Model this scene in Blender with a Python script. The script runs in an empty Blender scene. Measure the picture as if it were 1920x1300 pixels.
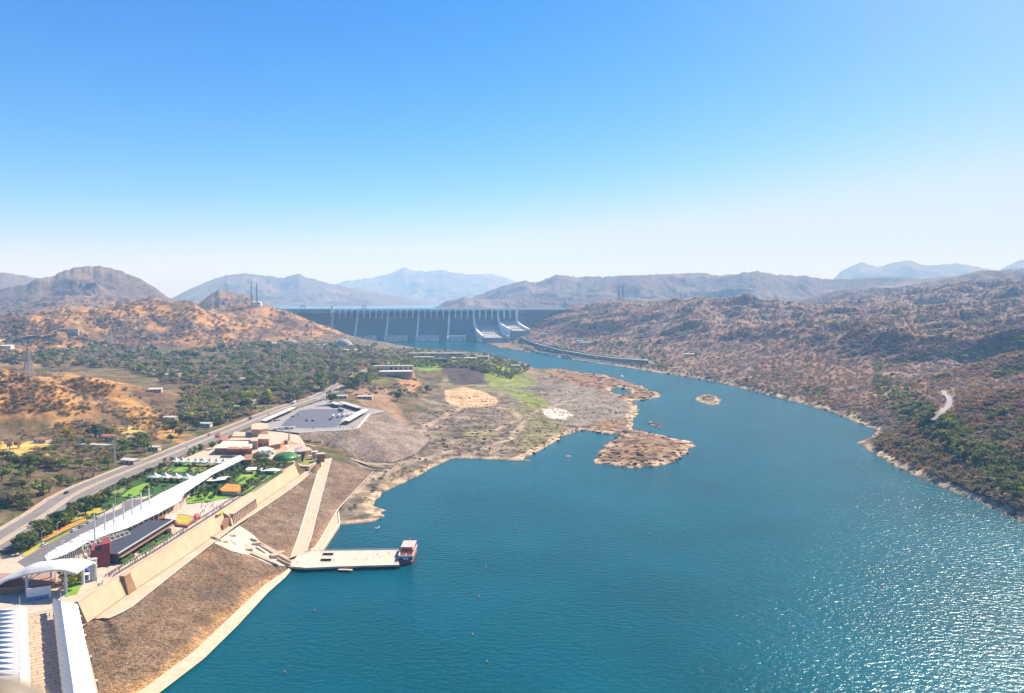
import bpy, bmesh, math, random
import numpy as np
from mathutils import Vector, Matrix
R = math.radians
random.seed(7)
rng = np.random.default_rng(11)
sc = bpy.context.scene

# ------------------------------------------------------------------ camera, sky, sun, exposure
H, FPX, HY = 170.0, 1400.0, 566.0          # eye height over the river, focal length in px of a 1920 wide picture, horizon row
PITCH = math.atan((650 - HY) / FPX)
cd = bpy.data.cameras.new("camera"); cam = bpy.data.objects.new("camera", cd); sc.collection.objects.link(cam)
cam.location = (0, 0, H); cam.rotation_euler = (math.pi / 2 - PITCH, 0, 0)
cd.sensor_width = 36; cd.lens = 36 * FPX / 1920; cd.clip_start = 0.05; cd.clip_end = 90000
cd.dof.use_dof = True; cd.dof.focus_distance = 1500; cd.dof.aperture_fstop = 1.8
sc.camera = cam
SUN_AZ, SUN_EL = 43.0, 45.0
world = bpy.data.worlds.new("World"); sc.world = world; world.use_nodes = True
wn, wl = world.node_tree.nodes, world.node_tree.links
sky = wn.new("ShaderNodeTexSky"); sky.sky_type = 'NISHITA'; sky.sun_disc = False
sky.sun_elevation = R(SUN_EL); sky.sun_rotation = R(SUN_AZ); sky.air_density = 1.0; sky.dust_density = 0.8; sky.ozone_density = 3.0
sky.altitude = 200
hs = wn.new("ShaderNodeHueSaturation"); hs.inputs['Saturation'].default_value = 1.45
gm = wn.new('ShaderNodeGamma'); gm.inputs[1].default_value = 1.12
wl.new(sky.outputs[0], gm.inputs[0]); wl.new(gm.outputs[0], hs.inputs['Color']); tn = wn.new('ShaderNodeVectorMath'); tn.operation = 'MULTIPLY'; tn.inputs[1].default_value = (.88, .92, 1.1)
wl.new(hs.outputs[0], tn.inputs[0]); sp = wn.new('ShaderNodeSeparateColor'); cb_ = wn.new('ShaderNodeCombineColor'); wl.new(tn.outputs[0], sp.inputs[0])
for i_, (p_, ref_, k_) in enumerate([(1.5, 3.9, .86), (1.05, 5.8, .66), (1.0, 6.0, .76)]):   # deep clear-sky blue overhead, pale at the horizon
    pw = wn.new('ShaderNodeMath'); pw.operation = 'POWER'; pw.inputs[1].default_value = p_; ml = wn.new('ShaderNodeMath'); ml.operation = 'MULTIPLY'; ml.inputs[1].default_value = k_ * ref_ ** (1 - p_)
    mn = wn.new('ShaderNodeMath'); mn.operation = 'SMOOTH_MIN'; mn.inputs[1].default_value = (3.9, 4.75, 5.7)[i_]; mn.inputs[2].default_value = 1.6
    wl.new(sp.outputs[i_], pw.inputs[0]); wl.new(pw.outputs[0], ml.inputs[0]); wl.new(ml.outputs[0], mn.inputs[0]); wl.new(mn.outputs[0], cb_.inputs[i_])
wl.new(cb_.outputs[0], wn['Background'].inputs[0])
wn['Background'].inputs[1].default_value = 0.09
sd = bpy.data.lights.new("sun", 'SUN'); sun = bpy.data.objects.new("sun", sd); sc.collection.objects.link(sun)
sd.energy = 5.0; sd.angle = R(0.53); sd.color = (1.0, 0.94, 0.84)
SD = Vector((math.sin(R(SUN_AZ)) * math.cos(R(SUN_EL)), math.cos(R(SUN_AZ)) * math.cos(R(SUN_EL)), math.sin(R(SUN_EL))))
sun.rotation_euler = SD.to_track_quat('Z', 'Y').to_euler()
sc.view_settings.view_transform = 'Standard'; sc.view_settings.look = 'None'
sc.view_settings.exposure = 0.9; sc.view_settings.gamma = 1.0
sc.cycles.use_denoising = True
sc.cycles.max_bounces = 5; sc.cycles.volume_bounces = 1; sc.cycles.diffuse_bounces = 2; sc.cycles.transparent_max_bounces = 6
sc.cycles.caustics_reflective = False; sc.cycles.caustics_refractive = False

# ------------------------------------------------------------------ picture <-> place
cp, sp_ = math.cos(PITCH), math.sin(PITCH)
def ray(px, py):
    x = (px - 960) / FPX; v = (650 - py) / FPX
    return (x, cp + v * sp_, -sp_ + v * cp)
def W(px, py, z=0.0):                      # where the sight line through a pixel meets height z
    d = ray(px, py); t = (z - H) / d[2]
    return Vector((d[0] * t, d[1] * t, z))
def WR(px, py, r):                         # the point of that sight line at ground range r
    d = ray(px, py); t = r / math.hypot(d[0], d[1])
    return Vector((d[0] * t, d[1] * t, H + d[2] * t))
def az_of(px): return math.atan2((px - 960) / FPX, cp)

# ------------------------------------------------------------------ noise
_perm = rng.permutation(4096).astype(np.int32); _ga = rng.random(4096) * 2 * np.pi
_gx, _gy = np.cos(_ga), np.sin(_ga)
def perlin(x, y, s=0):
    x = np.asarray(x, np.float64); y = np.asarray(y, np.float64)
    xi = np.floor(x).astype(np.int32); yi = np.floor(y).astype(np.int32); xf = x - xi; yf = y - yi
    u = xf * xf * xf * (xf * (xf * 6 - 15) + 10); v = yf * yf * yf * (yf * (yf * 6 - 15) + 10)
    def g(a, b, dx, dy):
        h = _perm[(_perm[(a + s * 37) & 4095] + b) & 4095]
        return _gx[h] * dx + _gy[h] * dy
    n0 = g(xi, yi, xf, yf) * (1 - u) + g(xi + 1, yi, xf - 1, yf) * u
    n1 = g(xi, yi + 1, xf, yf - 1) * (1 - u) + g(xi + 1, yi + 1, xf - 1, yf - 1) * u
    return (n0 * (1 - v) + n1 * v) * 1.5
def fbm(x, y, wl, oct=4, s=0, gain=.5):
    t = 0; a = 1; f = 1 / wl; n = 0
    for i in range(oct):
        t = t + a * perlin(x * f + 17.3 * i, y * f - 9.1 * i, s + i); n += a; a *= gain; f *= 2.03
    return t / n
def ridged(x, y, wl, oct=4, s=0):
    t = 0; a = 1; f = 1 / wl; n = 0
    for i in range(oct):
        t = t + a * (1 - np.abs(perlin(x * f + 5.3 * i, y * f + 3.7 * i, s + i)) * 2); n += a; a *= .5; f *= 2.1
    return t / n
def smooth(a, b, x):
    t = np.clip((x - a) / (b - a), 0, 1); return t * t * (3 - 2 * t)
def inpoly(px, py, poly):
    ins = np.zeros(px.shape, bool); n = len(poly)
    bx0 = min(p[0] for p in poly); bx1 = max(p[0] for p in poly); by0 = min(p[1] for p in poly); by1 = max(p[1] for p in poly)
    m = (px >= bx0) & (px <= bx1) & (py >= by0) & (py <= by1)
    X, Y = px[m], py[m]; c = np.zeros(X.shape, bool)
    for i in range(n):
        x1, y1 = poly[i][0], poly[i][1]; x2, y2 = poly[i - 1][0], poly[i - 1][1]
        if y1 == y2: continue
        c ^= ((y1 > Y) != (y2 > Y)) & (X < (x2 - x1) * (Y - y1) / (y2 - y1) + x1)
    ins[m] = c
    return ins
def dist_poly(X, Y, poly, closed=True, cap=1e9):
    d = np.full(X.shape, cap ** 2); n = len(poly)
    for i in range(0 if closed else 1, n):
        x1, y1 = poly[i - 1][0], poly[i - 1][1]; x2, y2 = poly[i][0], poly[i][1]
        dx, dy = x2 - x1, y2 - y1; L = dx * dx + dy * dy + 1e-9
        t = np.clip(((X - x1) * dx + (Y - y1) * dy) / L, 0, 1)
        d = np.minimum(d, (X - x1 - t * dx) ** 2 + (Y - y1 - t * dy) ** 2)
    return np.sqrt(d)

def dist_grid(poly, closed=True, cap=200.0):
    """distance to an outline for every point of the terrain grid, exact up to cap"""
    D = np.full(X.shape, cap ** 2); n = len(poly); da = az[1] - az[0]; dl = lr[1] - lr[0]
    for i in range(0 if closed else 1, n):
        x1, y1 = poly[i - 1][0], poly[i - 1][1]; x2, y2 = poly[i][0], poly[i][1]; r1, r2 = math.hypot(x1, y1), math.hypot(x2, y2); rm = min(r1, r2)
        a1, a2 = math.atan2(x1, y1), math.atan2(x2, y2); ma = cap / max(rm, 60) * 1.2 + .002
        L = math.hypot(x2 - x1, y2 - y1)
        lo = max(200.0, rm - cap - L * .3); hi = max(r1, r2) + cap
        i0 = int(np.clip((min(a1, a2) - ma + R(GRID_AZ)) / da, 0, NA)); i1 = int(np.clip((max(a1, a2) + ma + R(GRID_AZ)) / da + 2, 0, NA))
        j0 = int(np.clip((math.log(lo) - lr[0]) / dl, 0, NR)); j1 = int(np.clip((math.log(max(hi, 201)) - lr[0]) / dl + 2, 0, NR))
        if i0 >= i1 or j0 >= j1: continue
        xs, ys = X[j0:j1, i0:i1], Y[j0:j1, i0:i1]; dx, dy = x2 - x1, y2 - y1; q = dx * dx + dy * dy + 1e-9
        t = np.clip(((xs - x1) * dx + (ys - y1) * dy) / q, 0, 1); D[j0:j1, i0:i1] = np.minimum(D[j0:j1, i0:i1], (xs - x1 - t * dx) ** 2 + (ys - y1 - t * dy) ** 2)
    return np.sqrt(D).ravel()

# ------------------------------------------------------------------ the lie of the land
LEFT_SHORE = [(690,640),(725,645),(800,655),(850,658),(900,662),(950,672),(985,683),(1008,695),(1050,692),(1090,700),(1130,702),(1160,710),(1195,722),(1230,735),(1238,744),(1215,750),(1185,752),(1196,765),(1193,778),(1182,790),(1187,797),(1186,806),(1216,811),(1250,819),(1292,829),(1300,836),(1288,852),(1270,862),(1240,872),(1200,879),(1160,876),(1130,871),(1112,864),(1118,850),(1130,842),(1136,832),(1164,817),(1140,815),(1114,811),(1090,806),(1060,817),(1020,840),(982,860),(1000,866),(960,863),(900,861),(845,860),(820,872),(790,890),(755,905),(718,925),(700,938),(699,950),(724,957),(712,963),(722,968),(700,978),(670,982),(635,984),(612,1012),(598,1034),(560,1040),(545,1067),(520,1095),(490,1125),(440,1175),(380,1235),(300,1298),(230,1345)]
RIGHT_SHORE = [(1995,1020),(1920,982),(1890,966),(1840,944),(1780,919),(1720,893),(1675,872),(1640,852),(1620,838),(1610,831),(1632,822),(1642,812),(1640,803),(1627,800),(1600,789),(1560,774),(1500,756),(1420,736),(1350,718),(1300,709),(1230,698),(1175,689),(1120,681),(1060,672),(1000,662),(940,652),(905,642),(890,639.5)]
def wp(l, z=0.0): return [W(a, b, z) for a, b in l]
WATER = wp(LEFT_SHORE) + [Vector((-150, 150, 0)), Vector((60, 60, 0)), Vector((420, 150, 0)), Vector((620, 330, 0))] + wp(RIGHT_SHORE)
def jitter(poly, amp, step):
    out = []
    for i in range(len(poly)):
        a, b = poly[i - 1], poly[i]; L = (b - a).length; n = max(1, int(L / step))
        for k in range(n):
            p = a.lerp(b, k / n); s = max(.35, min(1.6, p.length / 900))
            out.append(p + Vector((random.uniform(-1, 1), random.uniform(-1, 1), 0)) * amp * s * (0 if k == 0 and n < 2 else 1))
    return out
WATER = jitter(WATER, 2.2, 9)
ISLETS = [[(1298,748),(1308,741),(1330,739),(1350,744),(1358,750),(1352,758),(1338,762),(1318,758),(1303,753)],
          [(1206,788),(1218,788),(1236,794),(1250,803),(1246,806),(1228,801),(1214,796)],
          [(1054,855),(1064,852),(1078,854),(1076,858),(1060,859)], [(1284,883),(1290,881),(1295,884),(1289,887)],
          [(1312,826),(1318,825),(1322,829),(1317,831)], [(1204,727),(1212,725),(1215,728),(1208,730)], [(1160,704),(1172,703),(1176,706),(1164,708)]]
ISLETS = [jitter(wp(p), 1.6, 4) for p in ISLETS]
POOL = jitter(wp([(1146,730),(1160,727),(1176,731),(1178,739),(1160,741),(1148,736)]), 1.5, 5)

# every control: (px, py, z) on the ground, or (px, py, None, range) for crests, or (px, None, z, range) for hidden ground
C_ = [(20,1040,25),(150,1060,25),(250,960,25),(350,880,25),(450,850,25),(520,870,25),(560,850,24),(60,1130,25),(0,1250,24),
 (0,1000,27),(100,930,28),(200,890,28),(340,830,28),(450,790,28),(550,755,28),(600,740,28),(690,690,30),
 (0,840,34),(100,840,33),(200,850,31),(0,900,32),(0,950,29),(100,890,30),(300,820,30),(400,785,30),
 (0,690,None,1080),(60,698,None,1060),(105,712,None,1020),(150,697,None,1150),(200,712,None,1120),(260,738,None,1060),(330,768,None,985),
 (60,745,52),(120,740,50),(190,745,46),(250,765,42),
 (0,800,38),(100,800,36),(200,797,35),(300,792,32),(355,780,31),(60,None,44,1330),(200,None,40,1330),(300,None,36,1250),(0,None,46,1400),
 (50,660,50),(150,655,46),(250,660,42),(400,740,30),(500,720,30),(600,712,30),(400,690,35),(500,680,34),(600,670,33),(680,670,32),
 (450,655,38),(550,650,36),(650,655,33),(0,650,55),(0,628,62),(100,625,60),(100,603,78),(0,600,80),(50,580,None,2500),(0,575,None,2700),(120,590,None,2500),
 (195,592,None,2800),(250,571,None,2800),(290,558,None,2780),(330,560,None,2780),(370,572,None,2850),(410,586,None,2950),
 (250,610,90),(320,615,90),(380,620,80),(430,620,85),
 (450,575,None,3080),(478,571,None,3080),(520,580,None,3060),(560,596,None,3020),(620,620,None,2960),(665,638,None,2850),(715,652,12),(690,660,28),
 (480,610,85),(560,625,62),(200,650,45),(300,650,45),(400,645,42),(500,643,40),(600,641,38),(160,620,58),
 (720,675,30),(780,668,30),(850,668,30),(900,670,28),(950,678,20),(985,690,9),(740,690,31),(800,682,30),(880,684,29),(930,690,24),(975,696,15),
 (800,716,8),(860,713,7),(940,718,5),(1000,716,4),(1010,706,7),(830,700,19),
 (650,735,30),(700,722,30),(750,700,30),(690,755,24),(720,780,14),(760,790,8),(790,750,9),(740,745,20),(775,722,18),
 (850,760,5),(950,760,4),(1050,760,4),(1150,760,3),(850,830,5),(750,870,4),(900,820,4),(1000,800,4),(690,880,5),(720,900,3),(1050,730,4),(1110,725,3),(1150,750,3),(800,800,6),(680,930,3),(650,960,2),
 (1180,820,5),(1215,840,7),(1160,850,5),(1250,850,5),(1200,862,4),(1140,810,3),
 (1700,832,22),(1760,862,22),(1850,912,16),(1900,935,16),(1770,760,42),(1762,790,38),(1700,742,None,985),(1660,760,35),(1715,785,33),(1700,810,26),
 (1800,835,28),(1880,880,24),(1920,900,26),(1850,722,None,1010),(1805,742,None,985),(1850,830,30),(1920,705,None,1060),(1920,800,None,900),(1900,840,34),(1890,790,None,915),
 (1920,640,None,1500),(1920,603,None,1950),(1860,612,None,1950),(1800,625,None,1900),(1830,680,46),(1800,700,42),(1750,712,40),(1700,705,38),(1640,700,34),
 (1600,705,32),(1600,750,16),(1500,722,16),(1500,690,34),(1400,690,24),(1300,680,15),(1220,672,12),(1600,655,62),(1500,645,66),(1700,640,84),(1400,645,54),
 (1300,645,45),(1200,650,28),(1100,655,20),(1100,620,70),(1200,612,84),(1000,640,18),(985,600,None,3240),(1000,592,None,3260),(1030,586,None,3300),(1100,578,None,3150),
 (1180,569,None,3200),(1250,567,None,3200),(1350,562,None,3100),(1430,566,None,3100),(1490,575,None,3100),(1300,612,90),(1400,612,95),(1500,612,100),(1600,612,112),(1700,600,122),(960,640,8),
 (1540,561,None,3300),(1640,546,None,3350),(1700,559,None,3300),(1760,556,None,3400),(1810,534,None,3600),(1870,528,None,3700),(1920,522,None,3700),(1800,590,134),(1740,590,120),(1870,570,None,2900),
 (2000,520,None,3700),(2000,620,None,1500),(2050,760,None,800),(2000,940,20),(-60,600,None,2300),(-80,680,None,1100),(-80,560,None,3000),(-80,1000,27),(-80,1200,24),(-100,850,33)]
for px in range(-60, 460, 80): C_.append((px, None, 75, 3500))
for px in range(500, 940, 60): C_.append((px, None, 60, 3420))
for px in range(980, 2020, 80): C_.append((px, None, 110, 4300))
for px in range(-80, 2020, 120): C_.append((px, None, 80, 7000)); C_.append((px, None, 80, 20000))
CP = []
for c in C_:
    if len(c) == 3: p = W(c[0], c[1], c[2])
    elif c[1] is None: a = az_of(c[0]); p = Vector((math.sin(a) * c[3], math.cos(a) * c[3], c[2]))
    else: p = WR(c[0], c[1], c[3])
    CP.append(p)
for l in (LEFT_SHORE, RIGHT_SHORE):
    for q in l[::2]: CP.append(W(q[0], q[1], 0) + Vector((0, 0, 1.0)))
CPA = np.array([[math.atan2(p.x, p.y), math.log(math.hypot(p.x, p.y)), p.z] for p in CP])
def rbf_fit(P):
    n = len(P); D = np.sqrt(((P[:, None, :2] - P[None, :, :2]) ** 2).sum(-1) + 1e-4)
    A = np.zeros((n + 1, n + 1)); A[:n, :n] = D - np.eye(n) * 3e-3; A[:n, n] = 1; A[n, :n] = 1
    b = np.concatenate([P[:, 2], [0]]); return np.linalg.solve(A, b)
RW = rbf_fit(CPA)
def base_z(x, y):
    a = np.arctan2(x, y); l = np.log(np.hypot(x, y)); z = np.full(a.shape, RW[-1])
    for i in range(len(CPA)):
        z += RW[i] * np.sqrt((a - CPA[i, 0]) ** 2 + (l - CPA[i, 1]) ** 2 + 1e-4)
    return z
RES_Z = 124.0
RIDGES = [  # crest outline, range, front depth, back depth, foot height
 ([(1540,545),(1575,512),(1610,499),(1640,507),(1692,497),(1740,507),(1790,504),(1830,511),(1868,516),(1900,503),(1935,498),(2000,505)], 15000, 3500, 3500, 110),
 ([(560,560),(600,540),(650,528),(700,521),(735,512),(758,502),(775,507),(800,509),(830,506),(850,512),(880,514),(925,514),(960,524),(990,535),(1060,560)], 17000, 4500, 3000, 110),
 ([(300,570),(345,550),(400,528),(430,518),(460,515),(500,519),(535,524),(562,515),(585,524),(630,535),(690,546),(740,555),(800,566),(840,576)], 10500, 2500, 2500, 110),
 ([(-80,528),(0,521),(30,522),(60,526),(100,532),(160,540)], 7500, 1500, 1500, 110),
 ([(-80,560),(0,548),(50,538),(75,530),(100,526),(125,516),(150,510),(190,507),(215,510),(240,518),(262,524),(285,537),(310,552),(330,566)], 4700, 1300, 900, 100),
 ([(360,580),(385,560),(412,546),(430,547),(460,553),(500,568),(520,578)], 3900, 500, 400, 90),
 ([(815,577),(840,564),(870,558),(910,560),(960,562),(1010,560),(1060,556),(1110,558),(1160,556),(1200,560),(1260,562),(1300,566)], 5600, 500, 700, 105),
 ([(860,572),(900,552),(945,535),(985,526),(1003,530),(1045,515),(1080,520),(1105,519),(1160,518),(1220,516),(1300,513),(1322,514),(1345,519),(1380,516),(1417,511),(1450,518),(1500,520),(1540,526),(1580,527),(1640,524),(1680,525),(1720,528),(1760,526),(1800,524),(1850,518),(1920,513),(2010,512)], 7200, 1500, 1200, 110),
 ([(1440,575),(1500,560),(1560,548),(1620,545),(1690,540),(1740,532),(1800,522),(1840,516),(1900,519),(1960,515),(2010,515)], 4700, 700, 900, 110)]

# level or planar ground that the built works stand on: triangles of (px, py, z); the terrain is cut to just below them
PLAZA_EDGE = [(20,1218),(145,1131),(220,1082),(300,1034),(400,970),(470,924),(530,885),(552,872)]      # top of the retaining wall, z 25
BERM_EDGE = [(20,1262,15),(150,1166,15),(172,1165,15),(188,1155,15),(205,1160,15),(240,1144,14.5),(290,1104,14.5),(335,1068,14.5),(395,1022,14.5),(445,984,14.5),(475,965,14.5),(520,935,14.5),(562,905,14.5),(585,885,14.5),(604,858,15)]
GRID_AZ = 42.0; NA, NR = 1500, 1400
az = np.linspace(-R(GRID_AZ), R(GRID_AZ), NA); lr = np.linspace(math.log(200), math.log(30000), NR)
AZ, LR = np.meshgrid(az, lr); RR = np.exp(LR); X = np.sin(AZ) * RR; Y = np.cos(AZ) * RR

def carve_list():
    T = []
    def quadstrip(a, b):
        for i in range(len(a) - 1):
            T.append((a[i], a[i + 1], b[i])); T.append((a[i + 1], b[i + 1], b[i]))
    return T, quadstrip

def offs(P, d):
    out = []
    for i, p in enumerate(P):
        t = (P[min(i + 1, len(P) - 1)] - P[max(i - 1, 0)]); t.z = 0; t.normalize(); out.append(p + Vector((t.y, -t.x, 0)) * d)
    return out
PATCHES = []        # (list of world triangles, depth below)
def patch_tri(tris, sink=.8): PATCHES.append((tris, sink))

def land(x, y):
    """ground height and distance from the shore (negative in the water)"""
    r = np.hypot(x, y); z = base_z(x, y)
    near = r < 4200
    d = dist_grid(WATER); ins = inpoly(x, y, WATER); d = np.where(ins, -d, d)
    for isl in ISLETS + [POOL]:
        di = dist_grid(isl, cap=60); ii = inpoly(x, y, isl); di = np.where(ii, di, -di)
        d = np.maximum(d, di - np.where(di > -50, 3.5 + 9 * np.abs(fbm(x, y, 15, 3, 160)) * (di > -49), 0)) if isl is not POOL else np.where(di > -59, np.minimum(d, -di), d)
    rm = np.zeros(len(x))
    for P in ([(1085,690),(1200,708),(1260,745),(1190,762),(1140,740),(1060,700)], [(1095,800),(1150,800),(1300,825),(1310,850),(1290,890),(1105,880),(1095,850)], [(1040,686),(1200,700),(1200,720),(1040,704)]): rm = np.maximum(rm, inpoly(x, y, wp(P)))
    d = d + rm * (np.abs(d) < 60) * (9 * fbm(x, y, 26, 4, 170) - 1.5)
    # relief: gullied hills, gentle flats
    hill = smooth(20, 90, z) * smooth(5, 90, d)
    right = smooth(-.02, .12, np.arctan2(x, y) - .10 * (1 - smooth(1500, 2600, r)))
    rgt = smooth(0, .1, np.arctan2(x, y)); g1 = ridged((x + 60 * fbm(x, y, 400, 2, 40)) * (1 - .5 * rgt), y + 60 * fbm(x, y, 400, 2, 50), 420, 4, 1)
    amp = (34 + 34 * right) * hill * smooth(500, 2200, r) + (15 + 3 * right) * hill
    z = z + amp * (g1 - .70)
    shoreh = smooth(8, 60, d) * smooth(10, 26, z)
    z = z + right * shoreh * (8 * fbm(x * .7, y, 130, 4, 5) * (.6 + smooth(25, 60, z))) + (1 - right) * smooth(30, 45, z) * 4 * fbm(x, y, 60, 4, 9)
    bed = smooth(3, 30, d) * (1 - smooth(8, 20, z))
    z = z + bed * (1.6 * fbm(x, y, 46, 4, 14) + 1.0 * (ridged(x, y, 24, 3, 19) - .5))
    # water and shore
    jag = fbm(x, y, 16, 3, 23)
    zl = np.maximum(z, .25 + np.minimum(np.maximum(d, 0) * .13, 1.6))
    cap_ = .5 + np.maximum(d, 0) * (.42 + .25 * jag) + .8 * np.abs(jag)
    zl = np.minimum(zl, cap_ + 900 * smooth(60, 160, d))
    z = np.where(d > 0, zl, -np.minimum(-d * .35 + .3, 9))
    # far country
    far = smooth(3400, 4100, r)
    wedge = smooth(0, .02, np.arctan2(x, y) - az_of(500)) * (1 - smooth(0, .02, np.arctan2(x, y) - az_of(1045)))
    z = z + far * (1 - wedge) * (np.maximum(128 - z, 0))
    z = np.where((wedge > .5) & (r > 3330), np.minimum(z, 70), z)
    a = np.arctan2(x, y)
    for k, (cr, D0, wf, wb, zb) in enumerate(RIDGES):
        ap = np.array([az_of(p[0]) for p in cr]); sl = np.array([(HY - p[1]) / FPX for p in cr])
        wob = 1 + .06 * perlin(a * 9, a * 0 + k * 7.7, 60 + k)
        D = D0 * wob
        s = np.interp(a, ap, sl, left=-.05, right=-.05); jit = .0013 * perlin(a * 95, a * 0 + k * 3.3, 70 + k) + .0007 * perlin(a * 260, a * 0 + k, 77)
        zc = H + s * D
        t = np.where(r < D, (r - (D - wf)) / wf, ((D + wb) - r) / wb)
        t = np.clip(t, 0, 1); pr = t * t * (3 - 2 * t) * .4 + .6 * t
        m = (t > 0)
        if not m.any(): continue
        sc_ = wf * .55
        g = np.zeros(x.shape)
        g[m] = ridged(x[m] + .35 * sc_ * fbm(x[m], y[m], sc_, 3, 80 + k), y[m] + .35 * sc_ * fbm(x[m], y[m], sc_, 3, 180 + k), sc_ * .8, 6, 90 + k)
        hgt = (zc - zb) * pr * (1 - 1.0 * (1 - g) * np.minimum(1, (1 - pr) * 1.6) ** .8) + zb + D * jit * pr ** 8
        z = np.where(m & (zc > zb), np.maximum(z, hgt), z)
    return z, d

def tri_z(x, y, z, tris, sink):
    for a, b, c in tris:
        x0, x1 = min(a[0], b[0], c[0]), max(a[0], b[0], c[0]); y0, y1 = min(a[1], b[1], c[1]), max(a[1], b[1], c[1])
        m = (x >= x0) & (x <= x1) & (y >= y0) & (y <= y1)
        if not m.any(): continue
        xx, yy = x[m], y[m]; den = (b[1] - c[1]) * (a[0] - c[0]) + (c[0] - b[0]) * (a[1] - c[1])
        if abs(den) < 1e-6: continue
        w0 = ((b[1] - c[1]) * (xx - c[0]) + (c[0] - b[0]) * (yy - c[1])) / den
        w1 = ((c[1] - a[1]) * (xx - c[0]) + (a[0] - c[0]) * (yy - c[1])) / den; w2 = 1 - w0 - w1
        k = (w0 >= -.01) & (w1 >= -.01) & (w2 >= -.01)
        zz = z[m]; zz[k] = (w0 * a[2] + w1 * b[2] + w2 * c[2])[k] - sink; z[m] = zz
    return z
# ---- built ground: named surfaces and the cut made for them
def ramp_z(px, py):                           # boat ramp and slopes beside it fall evenly from z 15 to z 2
    y = 600.0
    for _ in range(30):
        z = min(15, max(2, 2 + 13 * (y - 491) / 257)); y = .5 * y + .5 * (H - z) * FPX / (py - HY)
    return min(15, max(2, 2 + 13 * (y - 491) / 257))
RAMP_L = [(px, py, ramp_z(px, py)) for px, py in [(603,862),(594,893),(583,930),(571,970),(559,1010),(545,1048)]]
RAMP_R = [(px, py, ramp_z(px, py)) for px, py in [(622,860),(613,893),(603,930),(593,970),(583,1010),(574,1036)]]
def W3(l): return [W(p[0], p[1], p[2]) for p in l]
def resample(P, n):
    L = [0]
    for i in range(1, len(P)): L.append(L[-1] + (P[i] - P[i - 1]).length)
    out = []; k = 0
    for i in range(n):
        t = L[-1] * i / (n - 1)
        while k < len(P) - 2 and L[k + 1] < t: k += 1
        s = L[k + 1] - L[k]; out.append(P[k].lerp(P[k + 1], 0 if s < 1e-6 else min(1, max(0, (t - L[k]) / s))))
    return out
BERM = W3(BERM_EDGE)
RA_TOP = W3([(20,1262,15),(110,1192,15),(150,1166,15),(172,1165,15),(188,1155,15),(205,1160,15),(240,1144,14.5),(290,1104,14.5),(335,1068,14.5),(402,1019,14.5),(435,1034,11),(468,1042,7),(508,1060,3.5),(540,1062,2)])
RA_BOT = W3([(20,1440,1.4),(170,1352,1.4),(270,1292,1.4),(362,1224,1.4),(437,1153,1.4),(498,1096,1.4),(530,1076,1.4),(543,1065,1.4)])
RB_L = W3([(603,861,15),(585,885,14.5),(562,905,14.5),(520,935,14.5),(475,965,14.5),(449,986,14.3),(476,1004,10),(486,1015,8.5),(516,1034,4.5),(544,1047,2.2)])
RB_R = W3(RAMP_L)
RC_L = W3(RAMP_R); RC_R = W3([(700,886,4.5),(666,921,4),(634,956,3),(611,995,2.5),(590,1034,2)])
ST_L = W3([(402,1019,14.5),(435,1034,11),(468,1042,7),(508,1060,3.5),(540,1062,2)])
ST_R = W3([(449,986,14.3),(476,1004,10),(486,1015,8.5),(516,1034,4.5),(544,1047,2.2)])
SHORE_IN = RA_BOT; SHORE_OUT = W3([(20,1462,.4),(190,1372,.4),(300,1300,.4),(382,1237,.4),(444,1176,.4),(503,1112,.4),(535,1084,.4),(548,1068,.4)])
PK_TOP = W3([(560,812,26),(600,809,26),(650,807,26),(674,803,26),(695,777,26),(722,771,26)])
PK_BOT = W3([(560,822,23),(615,838,14),(670,860,6.5),(735,868,5.5),(780,852,5.5),(808,823,6)])
LOT = W3([(500,806,26),(489,793,26),(550,768,26),(572,752,26),(617,751,26),(652,758,26),(722,771,26),(695,777,26),(674,803,26),(650,807,26),(600,809,26),(560,812,26)])
COMPLEX = [(-60,1275),(20,1218),(145,1131),(220,1082),(300,1034),(400,970),(470,924),(530,885),(552,872),(556,860),(566,852),(576,844),(570,830),(560,816),(500,806),(480,792),(420,812),(335,858),(240,905),(120,968),(0,1046),(-60,1080)]
PIER_Z = 2.6
PLAT = W3([(606,972,2.4),(634,958,2.4),(637,982,2.4),(602,1034,2.4),(574,1038,2.4)])
def strip_tris(a, b, n=26):
    A, B = resample(a, n), resample(b, n); T = []
    for i in range(n - 1): T += [(A[i], A[i + 1], B[i]), (A[i + 1], B[i + 1], B[i])]
    return T
def fan_tris(P):
    from mathutils.geometry import tessellate_polygon
    return [tuple(P[i] for i in t) for t in tessellate_polygon([P])]
patch_tri(strip_tris(RA_TOP, RA_BOT), 1.2); patch_tri(strip_tris(SHORE_IN, SHORE_OUT), .9)
patch_tri(strip_tris(ST_L, ST_R), 1.2); patch_tri(strip_tris(RAMP_L and W3(RAMP_L), W3(RAMP_R)), 1.0); patch_tri(strip_tris(RB_L, RB_R), 1.2); patch_tri(strip_tris(RC_L, RC_R), 1.2)
patch_tri(fan_tris(wp([(553,872),(560,858),(570,850),(586,848),(600,852),(602,866),(590,878),(566,882)], 18)), .4); patch_tri(strip_tris(PK_TOP, PK_BOT), .9); patch_tri(fan_tris(LOT), .6)
patch_tri(fan_tris(wp(COMPLEX, 25)), .5); FOOT = [Vector((p.x, p.y, 15.2)) for p in offs(wp(PLAZA_EDGE, 25), 4.6)]; patch_tri(strip_tris([Vector((p.x, p.y, 15.2)) for p in offs(FOOT, -9)], FOOT), 2.5); patch_tri(strip_tris(offs(FOOT, -4.5), FOOT), 2.5); patch_tri(strip_tris(FOOT, BERM), 1.2)
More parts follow.
